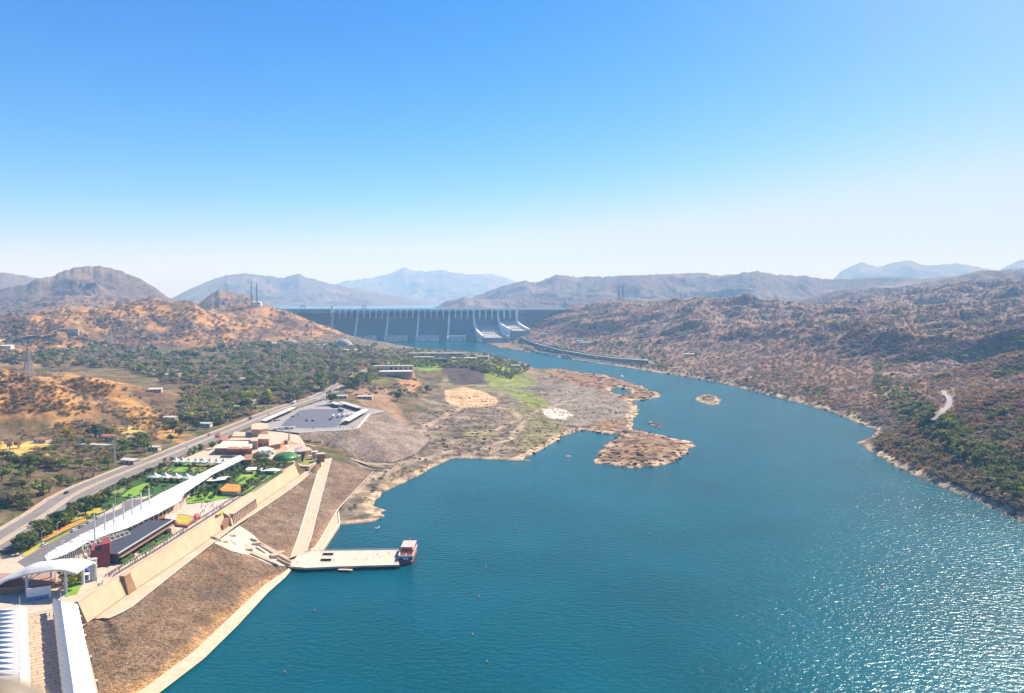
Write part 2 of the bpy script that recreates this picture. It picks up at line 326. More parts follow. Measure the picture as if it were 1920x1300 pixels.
# highway: the far edge of the road in the picture, widths in metres
ROAD_E = W3([(-70,1036,27.5),(0,994,27.5),(50,965,28),(100,931,28),(140,912,28),(220,880,28),(287,855,28),(350,830,28),(425,801,28),(475,781,28),(510,767,28),(550,755,28),(590,742,28.5),(635,718,29),(690,690,30)])
ROAD_E = resample(ROAD_E, 70)
def offw(P, d): return [offs(P, d_)[i] for i, d_ in enumerate([d] * len(P))]
patch_tri(strip_tris(offs(ROAD_E, -2), offs(ROAD_E, 27), 60), .35)
RROAD = resample(W3([(1752,800,39),(1763,783,40),(1775,768,41),(1780,755,42),(1774,742,42),(1766,730,43)]), 20)

ZT, DS = land(X.ravel(), Y.ravel()); ZT = ZT.reshape(X.shape); DS = DS.reshape(X.shape)
for tris, sink in PATCHES:
    zz = tri_z(X.ravel(), Y.ravel(), ZT.ravel(), tris, sink); ZT = zz.reshape(X.shape)
def gz(x, y):                               # ground height by bilinear look-up
    a = (math.atan2(x, y) + R(GRID_AZ)) / (2 * R(GRID_AZ)) * (NA - 1); l = (math.log(max(201, math.hypot(x, y))) - lr[0]) / (lr[-1] - lr[0]) * (NR - 1)
    i = min(max(int(a), 0), NA - 2); j = min(max(int(l), 0), NR - 2); u = min(max(a - i, 0), 1); v = min(max(l - j, 0), 1)
    return float((ZT[j, i] * (1 - u) + ZT[j, i + 1] * u) * (1 - v) + (ZT[j + 1, i] * (1 - u) + ZT[j + 1, i + 1] * u) * v)
def gds(x, y):
    i = int((math.atan2(x, y) + R(GRID_AZ)) / (2 * R(GRID_AZ)) * (NA - 1)); j = int((math.log(max(201, math.hypot(x, y))) - lr[0]) / (lr[-1] - lr[0]) * (NR - 1))
    return float(DS[min(max(j, 0), NR - 1), min(max(i, 0), NA - 1)])
def G(px, py):                              # where the sight line through a pixel meets the ground
    a = az_of(px); d = ray(px, py); k = math.hypot(d[0], d[1]); sl = d[2] / k
    i = min(max((math.atan2(d[0], d[1]) + R(GRID_AZ)) / (2 * R(GRID_AZ)) * (NA - 1), 0), NA - 1.001); i0 = int(i); u = i - i0
    col = np.maximum(ZT[:, i0] * (1 - u) + ZT[:, i0 + 1] * u, 0); rr = RR[:, 0]; hit = np.nonzero(H + sl * rr <= col)[0]
    if len(hit) == 0: return None
    j = hit[0]; r = rr[j]
    if j > 0:
        e1 = H + sl * rr[j - 1] - col[j - 1]; e0 = H + sl * rr[j] - col[j]; r = rr[j - 1] + (rr[j] - rr[j - 1]) * e1 / max(e1 - e0, 1e-6)
    x, y = d[0] / k * r, d[1] / k * r
    return Vector((x, y, max(gz(x, y), 0)))

# ------------------------------------------------------------------ materials
MATS = {}
def mat(name, col=(.5,.5,.5), rough=.8, metal=0.0, vary=.12, scale=.6, bump=0.0, bscale=1.0, attr=False, spec=.3, emis=None):
    if name in MATS: return MATS[name]
    m = bpy.data.materials.new(name); m.use_nodes = True; n, l = m.node_tree.nodes, m.node_tree.links
    b = n['Principled BSDF']; b.inputs['Roughness'].default_value = rough; b.inputs['Metallic'].default_value = metal
    b.inputs['Specular IOR Level'].default_value = spec
    geo = n.new('ShaderNodeNewGeometry'); nz = n.new('ShaderNodeTexNoise'); nz.inputs['Scale'].default_value = scale; nz.inputs['Detail'].default_value = 5
    l.new(geo.outputs['Position'], nz.inputs['Vector'])
    mr = n.new('ShaderNodeMapRange'); mr.inputs[1].default_value = .3; mr.inputs[2].default_value = .7
    mr.inputs[3].default_value = 1 - vary; mr.inputs[4].default_value = 1 + vary; l.new(nz.outputs[0], mr.inputs[0])
    mx = n.new('ShaderNodeVectorMath'); mx.operation = 'SCALE'
    if attr:
        at = n.new('ShaderNodeAttribute'); at.attribute_name = 'Col'; l.new(at.outputs['Color'], mx.inputs[0])
    else: mx.inputs[0].default_value = col[:3]
    l.new(mr.outputs[0], mx.inputs['Scale']); l.new(mx.outputs[0], b.inputs['Base Color'])
    if bump:
        n2 = n.new('ShaderNodeTexNoise'); n2.inputs['Scale'].default_value = bscale; n2.inputs['Detail'].default_value = 6; l.new(geo.outputs['Position'], n2.inputs['Vector'])
        bp = n.new('ShaderNodeBump'); bp.inputs['Strength'].default_value = 1; bp.inputs['Distance'].default_value = bump
        l.new(n2.outputs[0], bp.inputs['Height']); l.new(bp.outputs[0], b.inputs['Normal'])
    MATS[name] = m; m.diffuse_color = (*col[:3], 1)
    return m

# ------------------------------------------------------------------ object helpers
def tag(o, label=None, cat=None, group=None, kind=None):
    if label: o['label'] = label
    if cat: o['category'] = cat
    if group: o['group'] = group
    if kind: o['kind'] = kind
    return o
def mesh_np(name, verts, faces, mats, parent=None, cols=None, midx=None, smooth_=False):
    """verts (n,3), faces (m,k) of one size k"""
    v = np.asarray(verts, np.float32); f = np.asarray(faces, np.int32); me = bpy.data.meshes.new(name)
    me.vertices.add(len(v)); me.vertices.foreach_set('co', v.ravel()); k = f.shape[1]
    me.loops.add(f.size); me.loops.foreach_set('vertex_index', f.ravel())
    me.polygons.add(len(f)); me.polygons.foreach_set('loop_start', np.arange(0, f.size, k, dtype=np.int32))
    if midx is not None: me.polygons.foreach_set('material_index', np.asarray(midx, np.int32))
    if smooth_: me.polygons.foreach_set('use_smooth', np.ones(len(f), bool))
    me.update(calc_edges=True)
    if cols is not None:
        ca = me.color_attributes.new('Col', 'FLOAT_COLOR', 'POINT'); c4 = np.ones((len(v), 4), np.float32); c4[:, :3] = cols; ca.data.foreach_set('color', c4.ravel())
    for m in (mats if isinstance(mats, (list, tuple)) else [mats]): me.materials.append(m)
    o = bpy.data.objects.new(name, me); sc.collection.objects.link(o)
    if parent is not None: o.parent = parent
    return o
class MB:
    """collects shapes and links them as one mesh object"""
    def __init__(s): s.v = []; s.f = []; s.st = []
    def add(s, vs, fs):
        s.st.append((len(s.v), len(s.f))); o = len(s.v); s.v += [tuple(p) for p in vs]; s.f += [tuple(i + o for i in f) for f in fs]; return s
    def box(s, c, size, rz=0.0, taper=1.0):
        hx, hy, hz = size[0] / 2, size[1] / 2, size[2]; ca, sa = math.cos(rz), math.sin(rz); vs = []
        for z, k in ((0, 1), (hz, taper)):
            for x, y in ((-hx, -hy), (hx, -hy), (hx, hy), (-hx, hy)):
                x *= k; y *= k; vs.append((c[0] + x * ca - y * sa, c[1] + x * sa + y * ca, c[2] + z))
        return s.add(vs, [(3, 2, 1, 0), (4, 5, 6, 7), (0, 1, 5, 4), (1, 2, 6, 5), (2, 3, 7, 6), (3, 0, 4, 7)])
    def tube(s, a, b, r0, r1=None, n=6, cap=True):
        a = Vector(a); b = Vector(b); r1 = r0 if r1 is None else r1; d = (b - a).normalized()
        u = d.orthogonal().normalized(); w = d.cross(u); vs = []
        for p, r in ((a, r0), (b, r1)):
            for i in range(n):
                t = 2 * math.pi * i / n; vs.append(p + u * math.cos(t) * r + w * math.sin(t) * r)
        fs = [(i, (i + 1) % n, n + (i + 1) % n, n + i) for i in range(n)]
        if cap: fs += [tuple(range(n - 1, -1, -1)), tuple(range(n, 2 * n))]
        return s.add(vs, fs)
    def each(s, name, m, parent=None, per=1, local=False):
        st = s.st + [(len(s.v), len(s.f))]; o = None
        for k in range(0, len(s.st), per):
            (v0, f0), (v1, f1) = st[k], st[min(k + per, len(s.st))]; b = MB(); b.v = s.v[v0:v1]; b.f = [tuple(i - v0 for i in f) for f in s.f[f0:f1]]; o = b.build(name, m, parent, local=local)
        return o
    def poly(s, pts): return s.add(pts, [tuple(range(len(pts)))])
    def prism(s, pts, z0, z1):               # vertical walls over an outline, z0/z1 numbers
        n = len(pts); ar = sum(pts[i - 1][0] * pts[i][1] - pts[i][0] * pts[i - 1][1] for i in range(n))
        if ar < 0: pts = pts[::-1]
        vs = [(p[0], p[1], z0) for p in pts] + [(p[0], p[1], z1) for p in pts]
        return s.add(vs, [tuple(range(n - 1, -1, -1)), tuple(range(n, 2 * n))] + [(i, (i + 1) % n, n + (i + 1) % n, n + i) for i in range(n)])
    def loft(s, rings, cap=True, closed=True):
        n = len(rings[0]); vs = [p for r_ in rings for p in r_]; fs = []
        for k in range(len(rings) - 1):
            for i in range(n if closed else n - 1):
                j = (i + 1) % n; fs.append((k * n + i, k * n + j, (k + 1) * n + j, (k + 1) * n + i))
        if cap and closed: fs += [tuple(range(n - 1, -1, -1)), tuple(range((len(rings) - 1) * n, len(rings) * n))]
        return s.add(vs, fs)
    def lathe(s, c, prof, n=16, sx=1, sy=1, rz=0):
        ca, sa = math.cos(rz), math.sin(rz); rings = []
        for r_, z in prof:
            rg = []
            for i in range(n):
                t = 2 * math.pi * i / n; x = r_ * sx * math.cos(t); y = r_ * sy * math.sin(t); rg.append((c[0] + x * ca - y * sa, c[1] + x * sa + y * ca, c[2] + z))
            rings.append(rg)
        return s.loft(rings)
    def build(s, name, m, parent=None, smooth_=False, local=False):
        me = bpy.data.meshes.new(name); o = bpy.data.objects.new(name, me); off = Vector((0, 0, 0))
        if parent is not None and not local: off = parent.matrix_basis.translation
        if parent is not None and not local:
            inv = parent.matrix_basis.inverted(); vs = [tuple(inv @ Vector(p)) for p in s.v]
        else: vs = s.v
        me.from_pydata(vs, [], s.f); me.update(); me.materials.append(m)
        if smooth_: me.polygons.foreach_set('use_smooth', [True] * len(me.polygons))
        sc.collection.objects.link(o)
        if parent is not None: o.parent = parent
        return o
def empty(name, loc, label=None, cat=None, group=None, rz=0.0, scale=1.0, kind=None):
    o = bpy.data.objects.new(name, None); o.empty_display_size = .5; sc.collection.objects.link(o)
    o.location = loc; o.rotation_euler.z = rz; o.scale = (scale, scale, scale)
    o.matrix_basis = Matrix.LocRotScale(Vector(loc), o.rotation_euler, Vector((scale,) * 3))
    return tag(o, label, cat, group, kind)
def copy_tree(o, parent=None):
    c = o.copy(); sc.collection.objects.link(c); c.parent = parent
    for ch in o.children: copy_tree(ch, c)
    return c
def place(o, loc, rz=0.0, scale=1.0, label=None, group=None):
    o.location = loc; o.rotation_euler = (0, 0, rz); o.scale = (scale,) * 3 if not hasattr(scale, '__len__') else scale
    if label: o['label'] = label
    if group: o['group'] = group
    return o

# ------------------------------------------------------------------ ground colour
def colour_ground():
    x, y, z, d = X.ravel(), Y.ravel(), ZT.ravel(), DS.ravel(); r = np.hypot(x, y); a = np.arctan2(x, y)
    n1 = fbm(x, y, 170, 5, 100); n2 = fbm(x, y, 28, 4, 110); n3 = fbm(x, y, 9, 3, 120)
    def mixc(c, col, t): return c + (np.array(col)[None, :] - c) * np.clip(t, 0, 1)[:, None]
    c = np.tile(np.array([.235, .15, .105]), (len(x), 1))                      # dry wooded slopes
    c = mixc(c, (.29, .195, .135), smooth(-.05, .35, n1 + .3 * n2)); c = mixc(c, (.12, .085, .075), smooth(.1, .4, -n1 + .4 * n3))
    farw = smooth(3400, 4200, r); n5 = fbm(x, y, 420, 5, 140); c = mixc(c, (.12, .095, .09), farw * .8); c = mixc(c, (.26, .19, .15), farw * smooth(.1, .4, n5) * .8)
    left = 1 - smooth(-.06, .0, a)
    left = left * (1 - smooth(3000, 4200, r))
    c = mixc(c, (.30, .19, .09), left * .8)
    c = mixc(c, (.47, .25, .09), left * smooth(33, 52, z) * smooth(-.25, .2, n1 + .6 * n2))     # bare orange hillsides
    c = mixc(c, (.15, .09, .05), left * .9 * smooth(-.05, .22, -n1 + .7 * n2 + .2 * n3))
    c = mixc(c, (.13, .10, .055), left * (1 - smooth(36, 50, z)) * .6); c = mixc(c, (.09, .10, .04), left * (1 - smooth(33, 45, z)) * smooth(-.1, .25, n2 + .4 * n3))
    bed = (1 - smooth(8, 14, z)) * (1 - smooth(2500, 3300, r))
    cb = np.tile(np.array([.225, .175, .125]), (len(x), 1)); cb = mixc(cb, (.12, .095, .075), smooth(-.05, .22, n2 + .7 * n3)); cb = mixc(cb, (.31, .24, .165), smooth(.05, .35, -n2 + .4 * n1)); cb = mixc(cb, (.20,.19,.07), smooth(.15, .4, n1 - .3 * n2) * .7)
    c = c + (cb - c) * bed[:, None]
    zones = [  # colour patches, one a painted scarp shade: outline px, height, colour, strength, edge softness m
     ([(835,738),(868,728),(900,733),(935,748),(930,758),(900,763),(850,762),(835,752)], 5, (.60,.38,.21), 1, 3),
     ([(945,733),(985,732),(1015,745),(1035,760),(1000,765),(975,755)], 4, (.22,.27,.05), .8, 14),
     ([(940,765),(1010,762),(1040,790),(1060,800),(1000,850),(960,840),(990,800)], 4, (.23,.22,.07), .55, 20),
     ([(1040,722),(1110,716),(1180,745),(1196,770),(1175,792),(1080,795),(1040,785),(1030,750)], 3, (.25,.21,.165), .85, 10),
     ([(1015,768),(1045,764),(1075,778),(1060,787),(1025,784)], 3, (.62,.56,.48), .9, 4),
     ([(725,676),(870,674),(870,683),(800,690),(725,686)], 30, (.20,.34,.05), .9, 8),
     ([(870,672),(930,675),(990,690),(1015,705),(985,716),(915,716),(895,700),(880,685)], 22, (.19,.22,.07), .7, 12),
     ([(0,825),(60,822),(90,830),(85,852),(0,858)], 34, (.62,.42,.12), .9, 6),
     ([(220,806),(262,800),(272,812),(240,826),(215,822)], 31, (.66,.45,.15), .9, 6),
     ([(120,690),(160,700),(230,735),(340,772),(345,790),(300,785),(200,745),(130,720)], 50, (.56,.30,.09), .75, 12),
     ([(50,705),(90,720),(150,780),(120,790),(60,730)], 50, (.56,.30,.09), .65, 12),
     ([(740,692),(770,693),(790,715),(770,728),(745,715)], 24, (.50,.27,.13), .75, 8),
     ([(650,745),(720,735),(770,790),(750,800),(690,770)], 18, (.34,.215,.13), .8, 10),
     ([(1170,690),(1290,710),(1290,700),(1180,685)], 6, (.30,.22,.10), .6, 10),
     ([(820,690),(905,686),(910,712),(850,714)], 16, (.085,.065,.06), .95, 6), ([(905,716),(1000,716),(1060,722),(1040,728),(960,726),(905,722)], 6, (.13,.11,.12), .7, 6), ([(900,690),(930,684),(985,700),(1010,706),(975,712),(925,712)], 20, (.26,.30,.05), .7, 5), ([(690,700),(730,705),(725,716),(690,715)], 30, (.16,.17,.05), .8, 6)]  # first patch here paints the scarp's shade nearly black
    for poly, pz, col, st, soft in zones:
        P = wp(poly, pz); dd = dist_grid(P, cap=60); s = np.where(inpoly(x, y, P), dd, -dd) + n2 * soft * 1.6 + n3 * soft * .5
        c = mixc(c, col, st * smooth(-soft * .5, soft * .5, s))
    # pale tracks over the river bed
    for tr, pz, w in [([(835,862),(880,848),(960,820),(985,790),(960,770),(930,762)], 4, 5), ([(770,830),(800,800),(850,775),(870,762)], 5, 6), ([(800,720),(860,722),(960,722),(1040,722)], 5, 5), ([(640,940),(690,900),(760,868),(840,845)], 4, 6), ([(880,812),(930,806),(1010,770),(1090,745)], 4, 4)]:
        dd = dist_grid(wp(tr, pz), False, 60); c = mixc(c, (.42, .33, .23), .75 * (1 - smooth(w * .5, w * 1.4, dd + 3 * n3)))
    # sandy and rocky shore, wet line
    rocks = fbm(x, y, 13, 4, 130)
    rk = np.zeros(len(x))
    for poly in ([(985,690),(1090,690),(1200,715),(1250,745),(1190,760),(1130,735),(1060,715)], [(1085,800),(1185,780),(1310,830),(1290,885),(1110,880),(1100,850)]):
        P = wp(poly, 2); dd = dist_grid(P, cap=60); rk = np.maximum(rk, smooth(-8, 8, np.where(inpoly(x, y, P), dd, -dd)))
    isl = ((d > 0) & (d < 26) & (r > 700)); rk = np.maximum(rk, isl * .0)
    c = mixc(c, (.33, .225, .14), rk * .9); c = mixc(c, (.15, .095, .06), rk * smooth(-.05, .12, rocks)); c = mixc(c, (.22, .115, .055), rk * smooth(12, 40, d) * .8 * smooth(-.2, .1, rocks))
    sw = 9 + 6 * n1
    shore = (d > -2) & (d < 60) & (r < 3000)
    c = mixc(c, (.58, .42, .27), shore * (1 - smooth(sw * .6, sw * 1.3, d + 5 * n2)) * (.85 - .75 * smooth(.05, .2, rocks)))
    ct = mixc(c.copy(), (.10, .12, .10), np.ones(len(x)) * .8); c = np.where((d < 0)[:, None], ct, c)
    return np.clip(c, .01, .9)
def terrain():
    m = bpy.data.materials.new('dry_ground'); m.use_nodes = True; n, l = m.node_tree.nodes, m.node_tree.links
    b = n['Principled BSDF']; b.inputs['Roughness'].default_value = .95; b.inputs['Specular IOR Level'].default_value = .1
    at = n.new('ShaderNodeAttribute'); at.attribute_name = 'Col'; geo = n.new('ShaderNodeNewGeometry')
    n1 = n.new('ShaderNodeTexNoise'); n1.inputs['Scale'].default_value = .16; n1.inputs['Detail'].default_value = 9; n1.inputs['Roughness'].default_value = .7; l.new(geo.outputs['Position'], n1.inputs['Vector'])
    cr = n.new('ShaderNodeMapRange'); cr.inputs[1].default_value = .32; cr.inputs[2].default_value = .68; cr.inputs[3].default_value = .6; cr.inputs[4].default_value = 1.32; l.new(n1.outputs[0], cr.inputs[0])
    n2 = n.new('ShaderNodeTexNoise'); n2.inputs['Scale'].default_value = .035; n2.inputs['Detail'].default_value = 8; n2.inputs['Roughness'].default_value = .65; l.new(geo.outputs['Position'], n2.inputs['Vector'])
    cr2 = n.new('ShaderNodeMapRange'); cr2.inputs[1].default_value = .35; cr2.inputs[2].default_value = .65; cr2.inputs[3].default_value = .65; cr2.inputs[4].default_value = 1.3; l.new(n2.outputs[0], cr2.inputs[0])
    mu = n.new('ShaderNodeMath'); mu.operation = 'MULTIPLY'; l.new(cr.outputs[0], mu.inputs[0]); l.new(cr2.outputs[0], mu.inputs[1])
    mx = n.new('ShaderNodeVectorMath'); mx.operation = 'SCALE'; l.new(at.outputs['Color'], mx.inputs[0]); l.new(mu.outputs[0], mx.inputs['Scale']); l.new(mx.outputs[0], b.inputs['Base Color'])
    bp = n.new('ShaderNodeBump'); bp.inputs['Strength'].default_value = 1; bp.inputs['Distance'].default_value = 1.6; l.new(n1.outputs[0], bp.inputs['Height']); l.new(bp.outputs[0], b.inputs['Normal'])
    idx = np.arange(NA * NR).reshape(NR, NA)
    f = np.stack([idx[:-1, :-1], idx[:-1, 1:], idx[1:, 1:], idx[1:, :-1]], -1).reshape(-1, 4)
    o = mesh_np('ground', np.stack([X, Y, ZT], -1).reshape(-1, 3), f, m, cols=colour_ground(), smooth_=True); tag(o, kind='structure')
terrain()

# ------------------------------------------------------------------ water
def water_mat(name, base, rough, wave, wscale, mottle=0.0):
    m = bpy.data.materials.new(name); m.use_nodes = True; n, l = m.node_tree.nodes, m.node_tree.links
    b = n['Principled BSDF']; b.inputs['Roughness'].default_value = rough; b.inputs['IOR'].default_value = 1.33; b.inputs['Specular Tint'].default_value = (.42, .85, 1, 1); b.inputs['Specular IOR Level'].default_value = .33
    geo = n.new('ShaderNodeNewGeometry')
    nb = n.new('ShaderNodeTexNoise'); nb.inputs['Scale'].default_value = .009; nb.inputs['Detail'].default_value = 4; l.new(geo.outputs['Position'], nb.inputs['Vector'])
    mr = n.new('ShaderNodeMapRange'); mr.inputs[1].default_value = .35; mr.inputs[2].default_value = .65; mr.inputs[3].default_value = .85; mr.inputs[4].default_value = 1.15; l.new(nb.outputs[0], mr.inputs[0])
    mx = n.new('ShaderNodeVectorMath'); mx.operation = 'SCALE'; mx.inputs[0].default_value = base; l.new(mr.outputs[0], mx.inputs['Scale']); l.new(mx.outputs[0], b.inputs['Base Color'])
    mp = n.new('ShaderNodeMapping'); mp.inputs['Rotation'].default_value = (0, 0, R(25)); mp.inputs['Scale'].default_value = (.6, 1, 1); l.new(geo.outputs['Position'], mp.inputs['Vector'])
    w = n.new('ShaderNodeTexNoise'); w.inputs['Scale'].default_value = wscale; w.inputs['Detail'].default_value = 2; w.inputs['Roughness'].default_value = .5; l.new(mp.outputs[0], w.inputs['Vector'])
    bp = n.new('ShaderNodeBump'); bp.inputs['Strength'].default_value = 1; bp.inputs['Distance'].default_value = wave; w2 = n.new('ShaderNodeTexNoise'); w2.inputs['Scale'].default_value = wscale * 3.4; w2.inputs['Detail'].default_value = 3; l.new(mp.outputs[0], w2.inputs['Vector']); ad = n.new('ShaderNodeMath'); ad.operation = 'MULTIPLY_ADD'; ad.inputs[1].default_value = .3; l.new(w2.outputs[0], ad.inputs[0]); l.new(w.outputs[0], ad.inputs[2]); l.new(ad.outputs[0], bp.inputs['Height']); l.new(bp.outputs[0], b.inputs['Normal'])
    return m
wm = water_mat('river_water', (.0, .069, .092), .20, .60, .38)
tag(MB().poly([(-2400, -300, 0), (2600, -300, 0), (2600, 3300, 0), (-2400, 3300, 0)]).build('water', wm), kind='structure')
wm2 = water_mat('reservoir_water', (.10, .22, .34), .2, .2, .1)
def azp(px, r, z): a = az_of(px); return (math.sin(a) * r, math.cos(a) * r, z)
tag(MB().poly([azp(470, 3290, RES_Z), azp(1062, 3290, RES_Z), azp(1120, 9000, RES_Z), azp(1100, 20000, RES_Z), azp(300, 20000, RES_Z), azp(420, 6000, RES_Z)]).build('reservoir', wm2), kind='structure')
# ================================================================== THINGS
def attr_col(o, cols):
    ca = o.data.color_attributes.new('Col', 'FLOAT_COLOR', 'POINT'); c4 = np.ones((len(o.data.vertices), 4), np.float32); c4[:, :3] = cols; ca.data.foreach_set('color', c4.ravel())
M_conc = mat('pale_concrete', (.54,.43,.30), .85, vary=.12, scale=.25)
M_pave = mat('beige_paving', (.52,.41,.31), .85, vary=.14, scale=.5)
M_pink = mat('pink_paving', (.56,.44,.37), .85, vary=.08, scale=.3)
M_wall = mat('sand_wall', (.52,.395,.255), .9, vary=.10, scale=.12)
M_white = mat('white_membrane', (.72,.69,.63), .6, vary=.09, scale=.9)
M_roofw = mat('white_roofing', (.58,.54,.48), .6, vary=.06, scale=.3)
M_asph = mat('asphalt', (.16,.15,.155), .85, vary=.12, scale=.2)
M_lot = mat('lot_asphalt', (.125,.125,.15), .8, vary=.08, scale=.08)
M_road = mat('worn_asphalt', (.21,.185,.165), .85, vary=.12, scale=.15)
M_kerb = mat('kerb_concrete', (.55,.50,.43), .85, vary=.1)
M_paint = mat('road_paint', (.75,.74,.70), .7, vary=.1)
M_dark = mat('dark_metal', (.035,.03,.03), .5, vary=.1, metal=.3)
M_steel = mat('painted_steel', (.72,.72,.72), .4, vary=.04)
M_glass = mat('dark_glass', (.02,.022,.028), .08, vary=.1, spec=.6)
M_black = mat('black_cladding', (.028,.028,.032), .4, vary=.15)
M_maroon = mat('maroon_cladding', (.27,.055,.05), .6, vary=.1)
M_lawn = mat('lawn_grass', (.18,.33,.03), .95, vary=.14, scale=.35, bump=.3, bscale=2)
M_lawny = mat('yellow_grass', (.42,.36,.06), .95, vary=.18, scale=.3, bump=.3, bscale=2)
M_olive = mat('olive_grass', (.24,.25,.07), .95, vary=.2, scale=.3, bump=.3, bscale=2)
M_orange = mat('orange_bedding', (.55,.24,.05), .95, vary=.25, scale=.5, bump=.3, bscale=2)
M_red = mat('red_flowers', (.50,.09,.04), .95, vary=.3, scale=.6, bump=.3, bscale=2)
M_hedge = mat('clipped_hedge', (.05,.11,.025), .95, vary=.4, scale=.9, bump=.8, bscale=1.5)
M_sand = mat('pink_sandstone', (.58,.34,.21), .85, vary=.1, scale=.2)
M_sandl = mat('pale_sandstone', (.56,.41,.29), .85, vary=.1, scale=.2)
M_brown = mat('brown_stone', (.30,.16,.085), .85, vary=.12, scale=.4)
M_rust = mat('rust_paint', (.42,.16,.09), .6, vary=.1)
M_dam = mat('shaded_dam_concrete', (.19,.19,.19), .9, vary=.14, scale=.02)  # dark tone carries the shade on the dam's downstream side
M_daml = mat('lit_dam_concrete', (.78,.76,.72), .9, vary=.1, scale=.03)  # whitened so piers and crest look sunlit against the face
M_blue = mat('blue_canvas', (.03,.09,.35), .6, vary=.1)
M_bark = mat('tree_bark', (.13,.09,.06), .95, vary=.2)
def riprap_mat():
    m = bpy.data.materials.new('stone_pitching'); m.use_nodes = True; n, l = m.node_tree.nodes, m.node_tree.links; b = n['Principled BSDF']; b.inputs['Roughness'].default_value = .95
    b.inputs['Specular IOR Level'].default_value = .15
    geo = n.new('ShaderNodeNewGeometry'); at = n.new('ShaderNodeAttribute'); at.attribute_name = 'Col'
    v = n.new('ShaderNodeTexVoronoi'); v.inputs['Scale'].default_value = 1.15; l.new(geo.outputs['Position'], v.inputs['Vector'])
    hs_ = n.new('ShaderNodeSeparateColor'); l.new(v.outputs['Color'], hs_.inputs[0])
    mr = n.new('ShaderNodeMapRange'); mr.inputs[3].default_value = .45; mr.inputs[4].default_value = 1.5; l.new(hs_.outputs[0], mr.inputs[0])
    nz = n.new('ShaderNodeTexNoise'); nz.inputs['Scale'].default_value = .07; nz.inputs['Detail'].default_value = 6; l.new(geo.outputs['Position'], nz.inputs['Vector'])
    m2 = n.new('ShaderNodeMapRange'); m2.inputs[1].default_value = .3; m2.inputs[2].default_value = .7; m2.inputs[3].default_value = .75; m2.inputs[4].default_value = 1.25; l.new(nz.outputs[0], m2.inputs[0])
    mu = n.new('ShaderNodeMath'); mu.operation = 'MULTIPLY'; l.new(mr.outputs[0], mu.inputs[0]); l.new(m2.outputs[0], mu.inputs[1])
    mx = n.new('ShaderNodeVectorMath'); mx.operation = 'SCALE'; l.new(at.outputs['Color'], mx.inputs[0]); l.new(mu.outputs[0], mx.inputs['Scale']); l.new(mx.outputs[0], b.inputs['Base Color'])
    bp = n.new('ShaderNodeBump'); bp.inputs['Strength'].default_value = 1; bp.inputs['Distance'].default_value = .45; l.new(v.outputs['Distance'], bp.inputs['Height']); bp.invert = True; l.new(bp.outputs[0], b.inputs['Normal'])
    return m
M_rip = riprap_mat()
def loft_surface(name, a, b, nu, nv, m, rough=0.0, lift=0.0, col=None, colfn=None, parent=None):
    A, B = resample(a, nu), resample(b, nu); P = np.array([[tuple(A[i].lerp(B[i], j / (nv - 1))) for j in range(nv)] for i in range(nu)])
    x, y = P[..., 0], P[..., 1]; P[..., 2] += lift
    if rough: P[..., 2] += rough * (perlin(x / 2.2, y / 2.2, 5) + .6 * perlin(x / 5, y / 5, 6))
    idx = np.arange(nu * nv).reshape(nu, nv); f = np.stack([idx[:-1, :-1], idx[1:, :-1], idx[1:, 1:], idx[:-1, 1:]], -1).reshape(-1, 4)
    n_ = np.cross(P[1, 0] - P[0, 0], P[0, 1] - P[0, 0]) if nv > 1 else 0
    A_ = P[nu // 2, nv // 2]; e1 = P[nu // 2 + 1, nv // 2] - A_; e2 = P[nu // 2, nv // 2 + 1] - A_ if nv > 2 else P[nu // 2, 1] - P[nu // 2, 0]
    if np.cross(e1, e2)[2] < 0: f = f[:, ::-1]
    cols = None
    if col is not None:
        cols = np.tile(np.array(col), (nu * nv, 1))
        if colfn is not None: cols = colfn(x.ravel(), y.ravel(), P[..., 2].ravel(), np.tile(np.linspace(0, 1, nv), nu), cols)
    return mesh_np(name, P.reshape(-1, 3), f, m, cols=cols, smooth_=bool(rough), parent=parent)
def ripcol(x, y, z, t, c):
    n1 = fbm(x, y, 30, 3, 200); n2 = fbm(x, y, 8, 3, 210)
    c = c + (np.array((.215,.145,.09)) - c) * smooth(.0, .5, n1 + n2 * .6)[:, None]; c = c + (np.array((.15,.105,.07)) - c) * smooth(.0, .5, -n1 + n2 * .5)[:, None]
    return c + (np.array((.42,.24,.10)) - c) * (smooth(.78, 1.0, t + .15 * n2) * .85)[:, None]
def ripcol2(x, y, z, t, c):
    n1 = fbm(x, y, 30, 3, 200); n2 = fbm(x, y, 8, 3, 210)
    c = c + (np.array((.235,.165,.115)) - c) * smooth(.0, .3, n1 + n2 * .6)[:, None]
    return c + (np.array((.34,.20,.10)) - c) * (smooth(5, 2, z) * .8)[:, None]
def ripcol3(x, y, z, t, c):
    n1 = fbm(x, y, 40, 3, 200); return c + (np.array((.30,.235,.185)) - c) * smooth(-.2, .3, n1)[:, None]
def S(o): return tag(o, kind='structure')
S(loft_surface('embankment', RA_TOP, RA_BOT, 220, 60, M_rip, .2, 0, (.185,.118,.07), ripcol))
S(loft_surface('embankment', RB_L, RB_R, 160, 70, M_rip, .2, 0, (.185,.122,.08), ripcol2))
S(loft_surface('embankment', RC_L, RC_R, 160, 60, M_rip, .2, 0, (.195,.13,.088), ripcol2))
S(loft_surface('embankment', PK_TOP, PK_BOT, 160, 70, M_rip, .5, 0, (.235,.18,.14), ripcol3))
S(loft_surface('shore_path', SHORE_IN, SHORE_OUT, 90, 3, M_conc, 0, .35))
S(loft_surface('berm', FOOT, BERM, 60, 3, mat('berm_concrete', (.47,.37,.26), .9, vary=.16, scale=.12), 0, .1))
S(loft_surface('stair_slope', ST_L, ST_R, 30, 6, mat('stair_concrete', (.56,.47,.37), .9, vary=.2, scale=.3), 0, .15))
